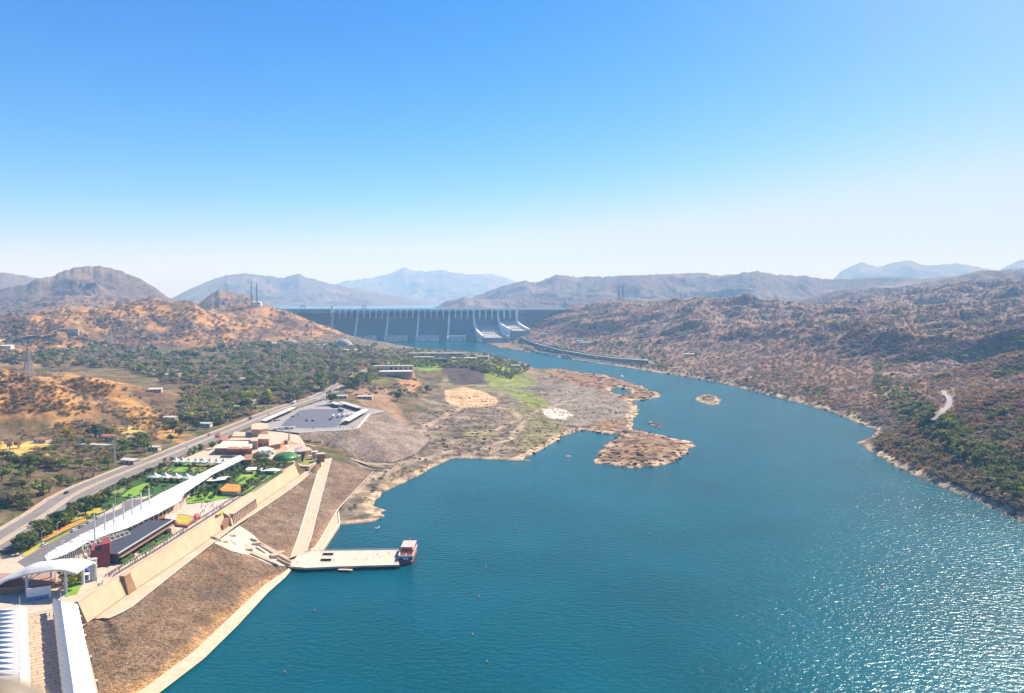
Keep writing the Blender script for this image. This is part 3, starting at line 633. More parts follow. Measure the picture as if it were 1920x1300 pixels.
rl, rr_ = W3(RAMP_L), W3(RAMP_R)
S(loft_surface('ramp', rl, rr_, 50, 3, M_conc, 0, .5))
for e in (rl, rr_, resample(RC_R, 30)):                         # kerb strips along the ramp and at the foot of the slope
    S(loft_surface('kerb', offs(e, -.5), offs(e, .5), 50, 2, M_kerb, 0, .8))
def flat(name, pts, z, m, px=True, kind='structure', th=None):
    P = wp(pts, z) if px else [Vector((p[0], p[1], z)) for p in pts]
    if sum(P[i - 1].x * P[i].y - P[i].x * P[i - 1].y for i in range(len(P))) < 0: P = P[::-1]
    b = MB()
    if th: b.prism([tuple(p) for p in P], z - th, z)
    else: b.poly([tuple(p) for p in P])
    return tag(b.build(name, m), kind=kind)
flat('paving', COMPLEX, 25.0, M_pave)
flat('parking_lot', [(500,806),(489,793),(550,768),(572,752),(617,751),(652,758),(722,771),(695,777),(674,803),(650,807),(600,809),(560,812)], 26.0, mat('grey_lot', (.30,.28,.27), .85, vary=.1, scale=.1))
flat('parking_bay', [(527,799),(536,788),(562,770),(585,767),(636,768),(648,776),(636,795),(628,802),(560,803)], 26.05, M_lot)
S(loft_surface('kerb', PK_TOP, offs(PK_TOP, -3.5), 60, 2, M_kerb, 0, .3))
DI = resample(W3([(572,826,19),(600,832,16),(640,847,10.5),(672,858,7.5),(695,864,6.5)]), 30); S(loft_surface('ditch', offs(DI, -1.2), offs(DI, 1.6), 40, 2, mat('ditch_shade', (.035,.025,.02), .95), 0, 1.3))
DI = resample(W3([(556,832,22),(590,838,17),(640,856,11),(690,872,7),(740,872,6.5)]), 30); S(loft_surface('track', offs(DI, -2.5), offs(DI, 2.5), 40, 2, mat('dirt_track', (.36,.29,.22), .95, vary=.2), 0, 1.0))
# highway
for n_, a, b, m, dz in [('road', 0, 11, M_road, .06), ('road', 14, 26, M_road, .06), ('median', 11, 14, mat('median_soil', (.42,.30,.18), .9), .25), ('road_shoulder', -3.5, 0, mat('dusty_shoulder', (.45,.32,.21), .95, vary=.2), .02)]:
    S(loft_surface(n_, offs(ROAD_E, a), offs(ROAD_E, b), 90, 2, m, 0, dz))
for d in (.5, 10.5, 14.5, 25.5): S(loft_surface('road_marking', offs(ROAD_E, d - .16), offs(ROAD_E, d + .16), 90, 2, M_paint, 0, .10))
for d in (10.9, 14.0, 26.1): S(loft_surface('kerb', offs(ROAD_E, d - .25), offs(ROAD_E, d + .25), 90, 2, M_kerb, 0, .35))
RROAD = resample([G(a, b) for a, b in [(1748,802),(1757,790),(1766,778),(1776,766),(1781,754),(1776,744),(1768,734)]], 24)
for p_ in RROAD: p_.z = max(gz(p_.x + u, p_.y + v) for u in (-3, 0, 3) for v in (-3, 0, 3)) + .1
S(loft_surface('road', offs(RROAD, -3.2), offs(RROAD, 3.2), 20, 2, mat('pale_road', (.27,.26,.25), .9), 0, .08))
# service road, lawns and beds on the terrace
def inset_z(k): return 25.0 + .05 * k
flat('service_road', [(32,1054),(82,1024),(140,995),(190,968),(228,953),(230,941),(252,936),(281,937),(292,944),(240,975),(130,1035),(62,1074)], inset_z(1), M_asph)
flat('service_road', [(210,910),(222,899),(255,884),(290,867),(300,868),(296,880),(262,896),(238,908),(215,918)], inset_z(1), M_asph)
flat('service_road', [(440,810),(470,797),(505,800),(510,808),(470,812),(440,820)], inset_z(1), M_asph)
LAWNS = [([(30,1032),(60,1003),(105,968),(170,934),(225,905),(300,872),(330,862),(432,863),(300,925),(240,937),(190,964),(82,1020),(45,1044)], M_hedge), ([(348,938),(400,898),(450,868),(536,882),(470,924),(440,933),(352,946)], M_hedge), ([(227,931),(250,913),(277,902),(303,902),(291,912),(266,924),(263,932)], M_lawn), ([(203,926),(235,912),(248,908),(229,924)], M_olive),
 ([(321,884),(349,869),(364,869),(347,885)], M_lawn), ([(298,880),(317,867),(337,867),(318,884)], M_olive),
 ([(115,984),(130,968),(150,955),(192,949),(196,959),(160,970)], M_lawny), ([(78,1008),(115,989),(160,971),(163,976),(120,996),(80,1016)], M_orange), ([(88,1018),(128,996),(185,966),(190,968),(140,993),(92,1021)], M_olive),
 ([(40,1040),(70,1022),(76,1018),(80,1024),(45,1045)], M_lawny),
 ([(440,905),(452,890),(464,883),(488,885),(494,891),(480,906),(456,909)], M_lawn), ([(455,893),(464,883),(480,884),(468,892)], M_lawny),
 ([(348,936),(380,925),(398,922),(450,923),(440,930),(400,940),(350,944)], M_lawn), ([(356,922),(388,905),(410,898),(405,908),(390,918),(360,930)], M_hedge),
 ([(480,907),(526,881),(533,884),(480,919),(455,932),(450,926)], M_olive), ([(496,894),(520,882),(527,882),(500,898)], M_lawn), ([(455,922),(475,912),(482,914),(460,926)], M_lawn),
 ([(120,1080),(143,1078),(153,1098),(145,1113),(122,1119)], M_lawn), ([(303,878),(320,871),(330,868)], M_hedge),
 ([(226,1056),(244,1042),(252,1045),(236,1059)], M_lawn), ([(262,1036),(288,1020),(293,1023),(268,1040)], M_lawn), ([(290,1018),(318,1002),(322,1006),(296,1022)], M_lawn),
 ([(470,862),(520,862),(552,866),(545,874),(500,877),(470,872)], M_olive), ([(350,872),(400,868),(430,868),(385,880),(365,888)], M_olive), ([(265,940),(300,920),(330,905),(372,886),(385,882),(300,930)], M_hedge)]
for i, (p, m) in enumerate(LAWNS): flat('lawn' if m is not M_hedge else 'ground_cover', p, inset_z(2 + i * .1), m, kind='stuff')
flat('plaza_paving', [(270,1010),(360,952),(400,935),(430,930),(462,930),(400,968),(300,1032),(222,1080),(200,1085),(190,1075),(236,1060)], inset_z(1.5), M_pink)

S(loft_surface('kerb', BERM, offs(BERM, .8), 60, 2, M_kerb, 0, .5)); S(loft_surface('kerb', offs(FOOT, .1), offs(FOOT, .5), 60, 2, M_brown, 0, .3))
HW = resample([q for q in (G(a, b) for a, b in [(-30,643),(0,640),(40,638),(80,635),(112,631)]) if q is not None], 30)
for p_ in HW: p_.z = max(gz(p_.x + u, p_.y + v) for u in (-8, 0, 8) for v in (-8, 0, 8)) + .3
S(loft_surface('road', offs(HW, -8), offs(HW, 8), 30, 2, M_conc, 0, .4))
# retaining wall with coping
PE = wp(PLAZA_EDGE[1:], 25)
w = empty('retaining_wall', PE[3], 'tall sand-coloured retaining wall holding up the riverside terrace', 'wall')
b = MB(); O1 = offs(PE, -1.0); O2 = offs(PE, .35)
b.loft([[(p.x, p.y, 13.5), (g_.x, g_.y, 13.5), (g_.x, g_.y, 15.4), (q.x, q.y, 25.38), (p.x, p.y, 25.38)] for p, q, g_ in zip(O1, O2, offs(PE, 4.6))]); b.build('wall_face', M_wall, w)
b = MB(); b.loft([[(p.x, p.y, 25.38), (q.x, q.y, 25.38), (q.x, q.y, 25.75), (p.x, p.y, 25.75)] for p, q in zip(offs(PE, -1.1), offs(PE, .55))]); b.build('coping', M_sandl, w)
# dark steel railing on it
rail = empty('terrace_railing', PE[3], 'long dark metal railing lining the top of the retaining wall', 'railing')
RP = resample(offs(PE, -2.2)[1:], 98)
b = MB()
for zz in (25.45, 25.85, 26.25): b.loft([[(p.x - .12, p.y, zz), (p.x + .12, p.y, zz), (p.x, p.y, zz + .2)] for p in RP])
b.each('rail', M_dark, rail)
b = MB()
for p in RP: b.box((p.x, p.y, 25.02), (.26, .26, 1.4))
b.each('baluster', M_dark, rail)
rail2 = empty('terrace_railing', PE[4], 'second dark railing set back from the terrace edge behind the promenade queue', 'railing')
RP2 = resample(offs(PE, -6.5)[1:], 98); b = MB()
for zz in (25.5, 26.2): b.loft([[(p.x - .13, p.y, zz), (p.x + .13, p.y, zz), (p.x, p.y, zz + .22)] for p in RP2])
b.each('rail', M_dark, rail2); b = MB()
for p in RP2: b.box((p.x, p.y, 25.02), (.28, .28, 1.35))
b.each('baluster', M_dark, rail2)

# tapered stone buttress against the wall, doorway and slatted opening further along
def frame_at(P, t):
    P = resample(P, 200); i = min(int(t * 199), 198); d = (P[i + 1] - P[i]); d.z = 0; d.normalize(); return P[i], d, Vector((d.y, -d.x, 0))
def edge_near(px):
    P = resample(PE, 400); best = min(range(400), key=lambda i: abs(az_of(px) - math.atan2(P[i].x, P[i].y))); return best / 399
p, d, nrm = frame_at(PE, edge_near(219)); bt = empty('buttress', p, 'tapered stone buttress standing against the retaining wall, coloured brown as if in shade', 'buttress')
def ob(b, o, d, nr, pts):                                      # pts in (along, out, z)
    return [tuple(o + d * a + nr * c + Vector((0, 0, z - o.z))) for a, c, z in pts]
b = MB(); v = ob(b, p, d, nrm, [(-3.6,.2,14.5),(3.6,.2,14.5),(3.8,5.9,14.5),(-3.8,5.9,14.5),(-2.8,.2,24.6),(2.8,.2,24.6),(2.6,2.9,24.6),(-2.6,2.9,24.6)])
b.add(v, [(3,2,1,0),(4,5,6,7),(0,1,5,4),(1,2,6,5),(2,3,7,6),(3,0,4,7)]); b.build('stone_body', M_brown, bt)  # brown all over to stand for the shade on its front
b = MB(); v = ob(b, p, d, nrm, [(-3.1,.1,24.6),(3.1,.1,24.6),(2.9,3.2,24.6),(-2.9,3.2,24.6),(-3.1,.1,25.2),(3.1,.1,25.2),(2.9,3.2,25.2),(-2.9,3.2,25.2)])
b.add(v, [(3,2,1,0),(4,5,6,7),(0,1,5,4),(1,2,6,5),(2,3,7,6),(3,0,4,7)]); b.build('cap', mat('pink_cap', (.50,.33,.24), .8), bt)
p, d, nrm = frame_at(PE, edge_near(403)); gw = empty('gateway', p, 'dark opening with yellow lintel where the stairs leave the retaining wall', 'gateway')
b = MB(); v = ob(b, p, d, nrm, [(-5,1.3,15),(5,1.3,15),(5,5.3,15),(-5,5.3,15),(-5,1.3,18.5),(5,1.3,21.5),(5,5.3,21.5),(-5,5.3,18.5)]); b.add(v, [(3,2,1,0),(4,5,6,7),(0,1,5,4),(1,2,6,5),(2,3,7,6),(3,0,4,7)]); b.build('doorway', M_brown, gw)
b = MB(); v = ob(b, p, d, nrm, [(5,.5,14.5),(7.4,.5,14.5),(7.4,7.4,14.5),(5,7.4,14.5),(5,.5,25),(7.4,.5,25),(7.4,5.4,22),(5,5.4,22)]); b.add(v, [(3,2,1,0),(4,5,6,7),(0,1,5,4),(1,2,6,5),(2,3,7,6),(3,0,4,7)]); b.build('side_pier', M_wall, gw)
b = MB(); v = ob(b, p, d, nrm, [(-6,.4,25.8),(4,.4,25.8),(4,2.5,25.8),(-6,2.5,25.8),(-6,.4,26.2),(4,.4,26.2),(4,2.5,26.2),(-6,2.5,26.2)]); b.add(v, [(3,2,1,0),(4,5,6,7),(0,1,5,4),(1,2,6,5),(2,3,7,6),(3,0,4,7)]); b.build('lintel', mat('yellow_paint', (.65,.42,.08), .7), gw)
p0, d, nrm = frame_at(PE, edge_near(413)); p1, d1, n1_ = frame_at(PE, edge_near(462)); sc_n = int((p1 - p0).length / 2.6)
cw = empty('screen_wall', p0, 'row of pale upright concrete fins shading a recess in the retaining wall', 'screen wall')
b = MB(); 
for k in range(sc_n):
    o = p0 + d * (k * 2.6 + 1.5); v = ob(b, o, d, nrm, [(-.4,5.2,14.6),(.4,5.2,14.6),(.4,7.2,14.6),(-.4,7.2,14.6),(-.4,5.2,22.5),(.4,5.2,22.5),(.4,6.4,22.5),(-.4,6.4,22.5)]); bb = MB(); bb.add(v, [(3,2,1,0),(4,5,6,7),(0,1,5,4),(1,2,6,5),(2,3,7,6),(3,0,4,7)]); bb.build('fin', M_sandl, cw)
b = MB(); L = sc_n * 2.6; v = ob(b, p0, d, nrm, [(0,.6,14.6),(L,.6,14.6),(L,5.1,14.6),(0,5.1,14.6),(0,.6,22.4),(L,.6,22.4),(L,5.1,22.4),(0,5.1,22.4)]); b.add(v, [(3,2,1,0),(4,5,6,7),(0,1,5,4),(1,2,6,5),(2,3,7,6),(3,0,4,7)]); b.build('recess', mat('recess_shade', (.10,.07,.05), .9), cw)  # solid block; the hollow's shade is put into its dark colour
b = MB(); v = ob(b, p0, d, nrm, [(-.5,.6,22.5),(L+1,.6,22.5),(L+1,7.4,22.5),(-.5,7.4,22.5),(-.5,.6,23),(L+1,.6,23),(L+1,7.4,23),(-.5,7.4,23)]); b.add(v, [(3,2,1,0),(4,5,6,7),(0,1,5,4),(1,2,6,5),(2,3,7,6),(3,0,4,7)]); b.build('ledge', M_sandl, cw)
# concrete stairway down the slope to the pier
stw = empty('stairway', W(440, 1012, 12), 'zigzag concrete stairway with parapets descending from the terrace wall to the pier', 'stairs')
def seg_wall(b, a, c, h=1.3, t=.6):
    a = W(*a); c = W(*c); d = (c - a); dd = Vector((d.x, d.y, 0)).normalized(); nn = Vector((dd.y, -dd.x, 0)) * t / 2
    v = [a - nn, a + nn, c + nn, c - nn]; b.add([tuple(q) for q in v] + [tuple(q + Vector((0, 0, h))) for q in v], [(3,2,1,0),(4,5,6,7),(0,1,5,4),(1,2,6,5),(2,3,7,6),(3,0,4,7)])
b = MB()
for a, c in [((392,1009,15),(403,1010,15)),((403,1010,15),(415,1017,13.5)),((418,997,14),(428,1004,13)),((431,1016,12),(443,1024,10.5)),((447,1024,10),(459,1029,8.5)),((470,1012,10),(482,1016,9)),((486,1018,8.5),(500,1030,6)),((500,1030,6),(512,1034,5)),((512,1034,5),(528,1041,3.5)),((470,1040,7),(494,1051,4.5)),((494,1051,4.5),(512,1058,3.4)),((480,1028,7.5),(498,1040,5)),((520,1050,3.5),(545,1062,2.2)),((512,1058,3.4),(522,1062,3)),((525,1045,3.5),(545,1056,2.3))]:
    seg_wall(b, a, c)
b.each('parapet', M_sandl, stw)
for px, py, z, sx, sy, hh in [(420,1018,12.5,4,5,1.6),(435,1007,12.2,4,6,2),(467,1033,7.5,4,5,2),(481,1021,8.4,5,3,1.4),(515,1045,4,5,5,2),(526,1039,3.8,5,4,1.5),(505,1058,3.2,6,3,1),(449,1030,9,3,4,1)]:
    c = W(px, py, z); MB().box((c.x, c.y, z - 1.2), (sx, sy, hh + 1.2), .5).build('stair_block', M_sandl, stw)
b = MB()
for (a, c) in [((424,1006,13),(462,1026,9)),((470,1036,7.3),(506,1052,4)),((490,1022,7.8),(540,1050,2.6))]:
    a = W(*a); c = W(*c); n_ = 22; dd = Vector((c.x - a.x, c.y - a.y, 0)).normalized(); nn = Vector((dd.y, -dd.x, 0)) * 1.8
    for k in range(n_):
        p = a.lerp(c, k / n_); q = a.lerp(c, (k + 1) / n_); v = [p - nn, p + nn, q + nn, q - nn]; z = p.z + .55
        b.add([(u.x, u.y, z - 1.4) for u in v] + [(u.x, u.y, z) for u in v], [(3,2,1,0),(4,5,6,7),(0,1,5,4),(1,2,6,5),(2,3,7,6),(3,0,4,7)])
b.each('flight', M_conc, stw, per=22)
# lower quay and pier
q = empty('quay', PLAT[3], 'pale concrete quay between the stone slope and the inlet beside the pier', 'quay')
b = MB(); P = [(p.x, p.y) for p in PLAT] ; b.prism(P, -2, 2.4); b.build('deck', M_conc, q)
b = MB()
for a, c in zip([PLAT[1], PLAT[2]], [PLAT[2], PLAT[3]]):
    d = (c - a).normalized(); nn = Vector((d.y, -d.x, 0)) * .6; v = [a - nn, a + nn, c + nn, c - nn]; b.add([(u.x, u.y, 2.4) for u in v] + [(u.x, u.y, 2.9) for u in v], [(3,2,1,0),(4,5,6,7),(0,1,5,4),(1,2,6,5),(2,3,7,6),(3,0,4,7)])
b.build('kerb', M_kerb, q)
pr = empty('pier', W(640, 1048, PIER_Z), 'long pale concrete pier reaching from the foot of the stairs to the moored ferry', 'pier')
PP = wp([(541,1062),(562,1036),(600,1033),(748,1031),(748,1059),(640,1062),(575,1065)], PIER_Z)
MB().prism([(p.x, p.y) for p in PP], 1.5, PIER_Z).build('deck', mat('pier_concrete', (.58,.48,.38), .85, vary=.08, scale=.2), pr)
MB().prism([(p.x * 1.0 + .8, p.y + .9) for p in PP[2:]], -1.5, 1.5).build('fender_wall', mat('pier_side_shade', (.035,.025,.022), .6, vary=.2), pr)  # near-black colour stands for the shade on the pier side
b = MB()
for k in range(24):
    t = k / 23; p = PP[5].lerp(PP[4], t) + Vector((0, -.15, 0)); b.tube((p.x, p.y, -2), (p.x, p.y, 1.5), .35)
b.each('pile', M_dark, pr)
b = MB(); a, c = PP[2], PP[3]
for k in range(41):
    p = a.lerp(c, k / 40); b.box((p.x, p.y - .3, PIER_Z), (.12, .12, 1.1))
for zz in (.55, 1.05): b.tube((a.x, a.y - .3, PIER_Z + zz), (c.x, c.y - .3, PIER_Z + zz), .06)
b.each('handrail', M_steel, pr)
b = MB(); g = W(648, 1063, 2.6); b.box((g.x, g.y - 1, .8), (9, 2.2, .5), -.1); b.build('gangway', M_sandl, pr)
# canopied ferry at the pier end
def ferry():
    c = W(763, 1052, 0); f = empty('ferry_boat', (c.x, c.y + 3, 0), 'red and white double-deck ferry moored at the end of the pier', 'boat')
    x0, y0 = c.x, c.y + 4; Lh, Wd = 24, 9.2
    def ring(z, w, l0, l1): return [(x0 - w / 2, y0 - l0, z), (x0 - w * .44, y0 - l0 - .9, z), (x0, y0 - l0 - 1.2, z), (x0 + w * .44, y0 - l0 - .9, z), (x0 + w / 2, y0 - l0, z), (x0 + w / 2, y0 + l1, z), (x0 - w / 2, y0 + l1, z)]
    b = MB(); b.loft([ring(-.6, 7.4, 8, 11), ring(.4, 8.6, 9, 12), ring(2.0, 9.4, 9.8, 12.4)]); b.build('hull', mat('hull_paint', (.55,.12,.10), .5), f)
    b = MB(); b.loft([ring(2.0, 8.6, 8.4, 11.6), ring(4.6, 8.6, 8.0, 11.6)]); b.build('cabin', mat('cabin_navy', (.05,.07,.16), .3), f)
    for k in range(5): MB().box((x0 + 4.32, y0 - 6 + k * 3.6, 2.9), (.1, 2.6, 1.1)).build('window', M_glass, f)
    b = MB(); b.box((x0, y0 - 9.9, 3.0), (3.4, .7, 1.3)); b.build('windscreen', mat('pale_screen', (.55,.62,.70), .2), f)
    b = MB(); b.loft([ring(4.6, 9.6, 9.6, 12.4), ring(5.0, 9.6, 9.6, 12.4)]); b.build('upper_deck', mat('deck_pink', (.62,.33,.28), .7), f)
    b = MB(); R0, R1 = ring(5.0, 9.6, 9.6, 12.4), ring(5.0, 9.2, 9.3, 12.1)
    for i in range(7):
        p, q2, p1, q1 = R0[i - 1], R0[i], R1[i - 1], R1[i]; b.add([p, q2, q1, p1] + [(u[0], u[1], 6.0) for u in (p, q2, q1, p1)], [(3,2,1,0),(4,5,6,7),(0,1,5,4),(1,2,6,5),(2,3,7,6),(3,0,4,7)])
    b.build('railing', M_white, f)
    b = MB()
    for yy in np.arange(-8.2, 1.5, 1.3):
        for xx in (-3, -1.2, 1.2, 3): b.box((x0 + xx, y0 + yy, 5.0), (1.3, .6, .5)); b.box((x0 + xx, y0 + yy + .3, 5.4), (1.3, .12, .6))
    b.each('seat_row', M_rust, f, per=8)
    b = MB(); b.box((x0, y0 + 5.6, 8.2), (8.8, 13.6, .18)); b.build('awning', mat('pink_awning', (.72,.42,.36), .7), f)
    b = MB()
    for sx in (-1, 1):
        for yy in (-.6, 5.5, 12): b.tube((x0 + sx * 4.1, y0 + yy, 5), (x0 + sx * 4.1, y0 + yy, 8.2), .12)
    b.each('awning_post', M_white, f)
    b = MB(); b.tube((x0, y0 + 12, 8.3), (x0, y0 + 12, 10.5), .1); b.box((x0, y0 + 12, 10.0), (1.6, .1, .1)); b.build('mast', M_steel, f)
    return f, x0, y0
FERRY, FX, FY = ferry()
# small white motorboat and buoys
c = W(708, 991, 0); sb = empty('motorboat', c, 'tiny white motorboat on the water above the pier', 'boat', rz=1.2)
b = MB(); b.loft([[(-2.2,-.7,0),(-2.2,.7,0),(.8,.6,0),(2.4,0,0),(.8,-.6,0)], [(-2.3,-.95,.8),(-2.3,.95,.8),(.9,.85,.8),(2.9,0,.9),(.9,-.85,.8)]]); b.build('hull', M_white, sb, local=True)
MB().box((-.3, 0, .8), (1.3, 1.1, .6), taper=.8).build('cabin', M_glass, sb, local=True)
def buoy():
    e = empty('buoy', (0, 0, 0), 'x', 'buoy', 'mooring buoys on the river')
    MB().lathe((0, 0, -.3), [(.4, 0), (.9, .3), (1.0, .7), (.8, 1.1), (.25, 1.35)], 12).build('float', mat('buoy_red', (.45,.05,.03), .5), e, smooth_=True)
    MB().lathe((0, 0, .95), [(.16, 0), (.16, .7), (.35, .75), (.3, 1.0), (.05, 1.1)], 8).build('top_mark', M_white, e); return e
B0 = None
for px, py, lb in [(590,1147,'red buoy left of the others, nearest the pale shallow patch'),(534,1262,'red buoy lowest in the photo towards the stone bank'),(886,1192,'red buoy second lowest, alone in dark water'),(913,1243,'red buoy at the bottom centre of the river'),
    (898,1121,'red buoy in the column just under the two mid-river buoys'),(911,1065,'red buoy to the right of the ferry, farther down the river'),(967,992,'dark small buoy up the river right of the ferry'),(1284,995,'right one of two small buoys in mid river'),(1218,1002,'left one of two small buoys in mid river'),(1654,1101,'single buoy near the sparkling right side of the river')]:
    if B0 is None: e = B0 = buoy()
    else: e = copy_tree(B0)
    place(e, W(px, py, 0), 0, .62, lb)
BOXF = [(3,2,1,0),(4,5,6,7),(0,1,5,4),(1,2,6,5),(2,3,7,6),(3,0,4,7)]
def bars(b, a, c, w, h):                                        # square bar between two points
    a = Vector(a); c = Vector(c); d = (c - a); dd = Vector((d.x, d.y, 0)).normalized(); nn = Vector((dd.y, -dd.x, 0)) * w / 2
    v = [a - nn, a + nn, c + nn, c - nn]; b.add([tuple(q) for q in v] + [tuple(q + Vector((0, 0, h))) for q in v], BOXF)
# ---- long white canopy walkway
CL = wp([(82,1043),(105,1027),(125,1018),(150,1003),(175,992),(215,972),(250,953),(300,926),(350,901),(390,881),(445,855)], 31)
CR = wp([(88,1052),(117,1042),(140,1031),(160,1019),(200,1003),(238,991),(298,962),(338,940),(345,926),(400,889),(459,860)], 31)
lw = empty('canopy_walkway', W(250, 985, 25), 'very long white canopy walkway running from the arched entrance to the sandstone complex', 'canopy')
A, B = CL, CR
nseg = 60
Aa, Bb = [], []
for i in range(nseg + 1):
    t = i / nseg * (len(A) - 1); k = min(int(t), len(A) - 2); Aa.append(A[k].lerp(A[k + 1], t - k)); Bb.append(B[k].lerp(B[k + 1], t - k))
rg = []
for i, (p, q2) in enumerate(zip(Aa, Bb)):
    row = []
    for j in range(9):
        s = j / 8; r_ = p.lerp(q2, s); w_ = (q2 - p).length; row.append((r_.x, r_.y, 31 + min(1.6, w_ * .09) * math.sin(math.pi * s) + .25 * abs(math.sin(i * math.pi / 4))))
    rg.append(row)
def shell(rows, th):
    b = MB(); nr_, nc = len(rows), len(rows[0]); vs = [p for r_ in rows for p in r_]; o = len(vs); vs += [(p[0], p[1], p[2] - th) for p in vs]; fs = []
    for i in range(nr_ - 1):
        for j in range(nc - 1):
            a_, b_, c_, d_ = i * nc + j, i * nc + j + 1, (i + 1) * nc + j + 1, (i + 1) * nc + j; fs += [(a_, b_, c_, d_), (d_ + o, c_ + o, b_ + o, a_ + o)]
    per = [j for j in range(nc)] + [i * nc + nc - 1 for i in range(1, nr_)] + [(nr_ - 1) * nc + j for j in range(nc - 2, -1, -1)] + [i * nc for i in range(nr_ - 2, 0, -1)]
    for k in range(len(per)): a_, b_ = per[k - 1], per[k]; fs.append((a_, b_, b_ + o, a_ + o))
    return b.add(vs, fs)
holes = None
shell(rg, .3).build('membrane', M_white, lw)
b = MB()
for i in range(1, nseg, 2):
    for j in range(8): b.tube(Vector(rg[i][j]) + Vector((0, 0, .03)), Vector(rg[i][j + 1]) + Vector((0, 0, .03)), .09, n=4)
b.each('seam', mat('seam_grey', (.42,.40,.37), .7), lw, per=8)
b = MB()
for i in range(2, nseg, 1):
    p = Bb[i]; b.tube((p.x - .3, p.y + .3, 25), (p.x - .3, p.y + .3, 31), .16, n=5)
b.each('column', M_steel, lw)
b = MB()
for i in range(2, nseg, 2):
    p = Aa[i]; b.tube((p.x + .3, p.y - .3, 25), (p.x + .3, p.y - .3, 31), .16, n=5)
b.each('inner_column', M_steel, lw)
for px, pt in [(178,971),(197,961),(214,950),(232,946),(248,935),(265,927),(280,919)]:
    bp = {178:(178,1013),197:(197,998),214:(214,990),232:(232,980),248:(248,970),265:(265,960),280:(280,951)}[px]
    p = W(bp[0], bp[1], 31); zt = H - (pt - HY) / FPX * p.y * (1.0)
    MB().tube((p.x, p.y, 25), (p.x, p.y, zt), .55, .42, n=10).build('mast', M_steel, lw)
# open lattice arches beside the widest part
la = empty('lattice_trellis', W(195, 1010, 25), 'curved open lattice of pale beams at the near edge of the white canopy', 'trellis')
b = MB()
for k in range(11):
    t = k / 10; p = W(150 + 85 * t, 1022 - 26 * t, 30.5); q2 = W(160 + 88 * t, 1046 - 36 * t, 29.5); prev = None
    for s in range(7):
        u = s / 6; c_ = p.lerp(q2, u); c_.z += 1.6 * math.sin(math.pi * u)
        if prev: b.tube(prev, c_, .22, n=4)
        prev = c_
for u in (0, .33, .66, 1):
    b.tube(W(150 + 10 * u, 1022 + 24 * u, 30.6) + Vector((0, 0, 1.5 * math.sin(math.pi * u))), W(235 + 13 * u, 996 + 14 * u, 30.6) + Vector((0, 0, 1.5 * math.sin(math.pi * u))), .25, n=4)
b.each('beam', mat('trellis_beam', (.50,.46,.38), .7), la, per=6)
b = MB()
for k in (0, 3, 6, 9): p = W(162 + 9 * k, 1044 - 3.7 * k, 29.5); b.tube((p.x, p.y, 25), p, .3, n=6)
b.each('post', M_steel, la)
# ---- peaked tent canopies branching from it
def peak_canopy(px0, py0, px1, py1, n, label, lean=0):
    a, c = W(px0, py0, 29), W(px1, py1, 29); e = empty('peaked_canopy', (a + c) / 2 - Vector((0, 0, 4)), label, 'canopy', 'peaked tent canopies')
    L = (c - a).length / n; d = (c - a).normalized(); nn = Vector((d.y, -d.x, 0)); Wd = 3.6
    b = MB()
    for k in range(n):
        o = a + d * (L * (k + .5)); rings = []
        for s, zz in ((1, 0), (.62, .55), (.34, 1.4), (.14, 2.4), (.04, 3.3)):
            rings.append([tuple(o + d * (u * L * .5 * s) + nn * (v * Wd * s) + Vector((0, 0, zz + (-.35 if abs(u) + abs(v) == 2 and s == 1 else .2)))) for u, v in ((-1,-1),(0,-1),(1,-1),(1,0),(1,1),(0,1),(-1,1),(-1,0))])
        b.loft(rings)
    b.build('membrane', M_white, e)
    b = MB()
    for k in range(n + 1):
        for sgn in (-1, 1):
            p = a + d * (L * k) + nn * Wd * .85 * sgn; b.tube((p.x, p.y, 25), (p.x, p.y, 29), .14, n=5)
    b.each('post', M_steel, e)
    b = MB()
    for k in range(n):
        o = a + d * (L * (k + .5)); b.tube(o + Vector((0, 0, 2.8)), o + Vector((0, 0, 4.3)), .09, n=4)
    b.each('finial', M_steel, e)
peak_canopy(280, 893, 380, 896, 5, 'white canopy with five tent peaks crossing the nearer garden')
peak_canopy(323, 864, 440, 867, 9, 'white canopy with nine small peaks, farthest branch of the canopy walkway')
# ---- arched entrance canopy
ar = empty('arched_canopy', W(70, 1128, 25), 'big white arched canopy on round columns over the entrance plaza at the left edge', 'canopy')
NU = 26; rows = []
zf = lambda px: float(np.interp(px, [-90, -30, 0, 41, 93, 115, 137], [20.0, 28.5, 33.2, 36.4, 38.7, 38.7, 37.2]))
zr_ = lambda px: float(np.interp(px, [-90, -30, 0, 37, 83, 116, 133], [21, 30.5, 34.5, 38.8, 40.4, 40.0, 37.6]))
for i in range(NU + 1):
    px = -90 + 228 * i / NU; row = []
    x0 = (px - 960) / FPX
    for j in range(9):
        s = j / 8; y = 362 + 17 * s - 3 * (i / NU); zz = zf(px) + (zr_(px) - zf(px)) * math.sin(math.pi * min(1, s * 1.1)) ** .8 * 1.0 if s < .95 else zf(px) - .6
        row.append(((px - 960) / FPX * 364, y, zz))
    rows.append(row)
shell([r_[::-1] for r_ in rows], .9).build('vault', M_white, ar, smooth_=False)
for px, yb in ((31, 364), (106, 364), (50, 376), (112, 376), (-40, 366)):
    x = (px - 960) / FPX * 364; MB().tube((x, yb, 25), (x, yb, zf(px) - .6), .75, .6, n=14).build('column', M_steel, ar)
b = MB()
for px in (31, 106):
    x = (px - 960) / FPX * 364
    for dx, dy in ((-6, 0), (6, 0), (0, 8)): b.tube((x, 364, zf(px) - 4.5), (x + dx, 366 + dy, zf(px) - .9), .28, n=6)
b.each('strut', M_steel, ar)
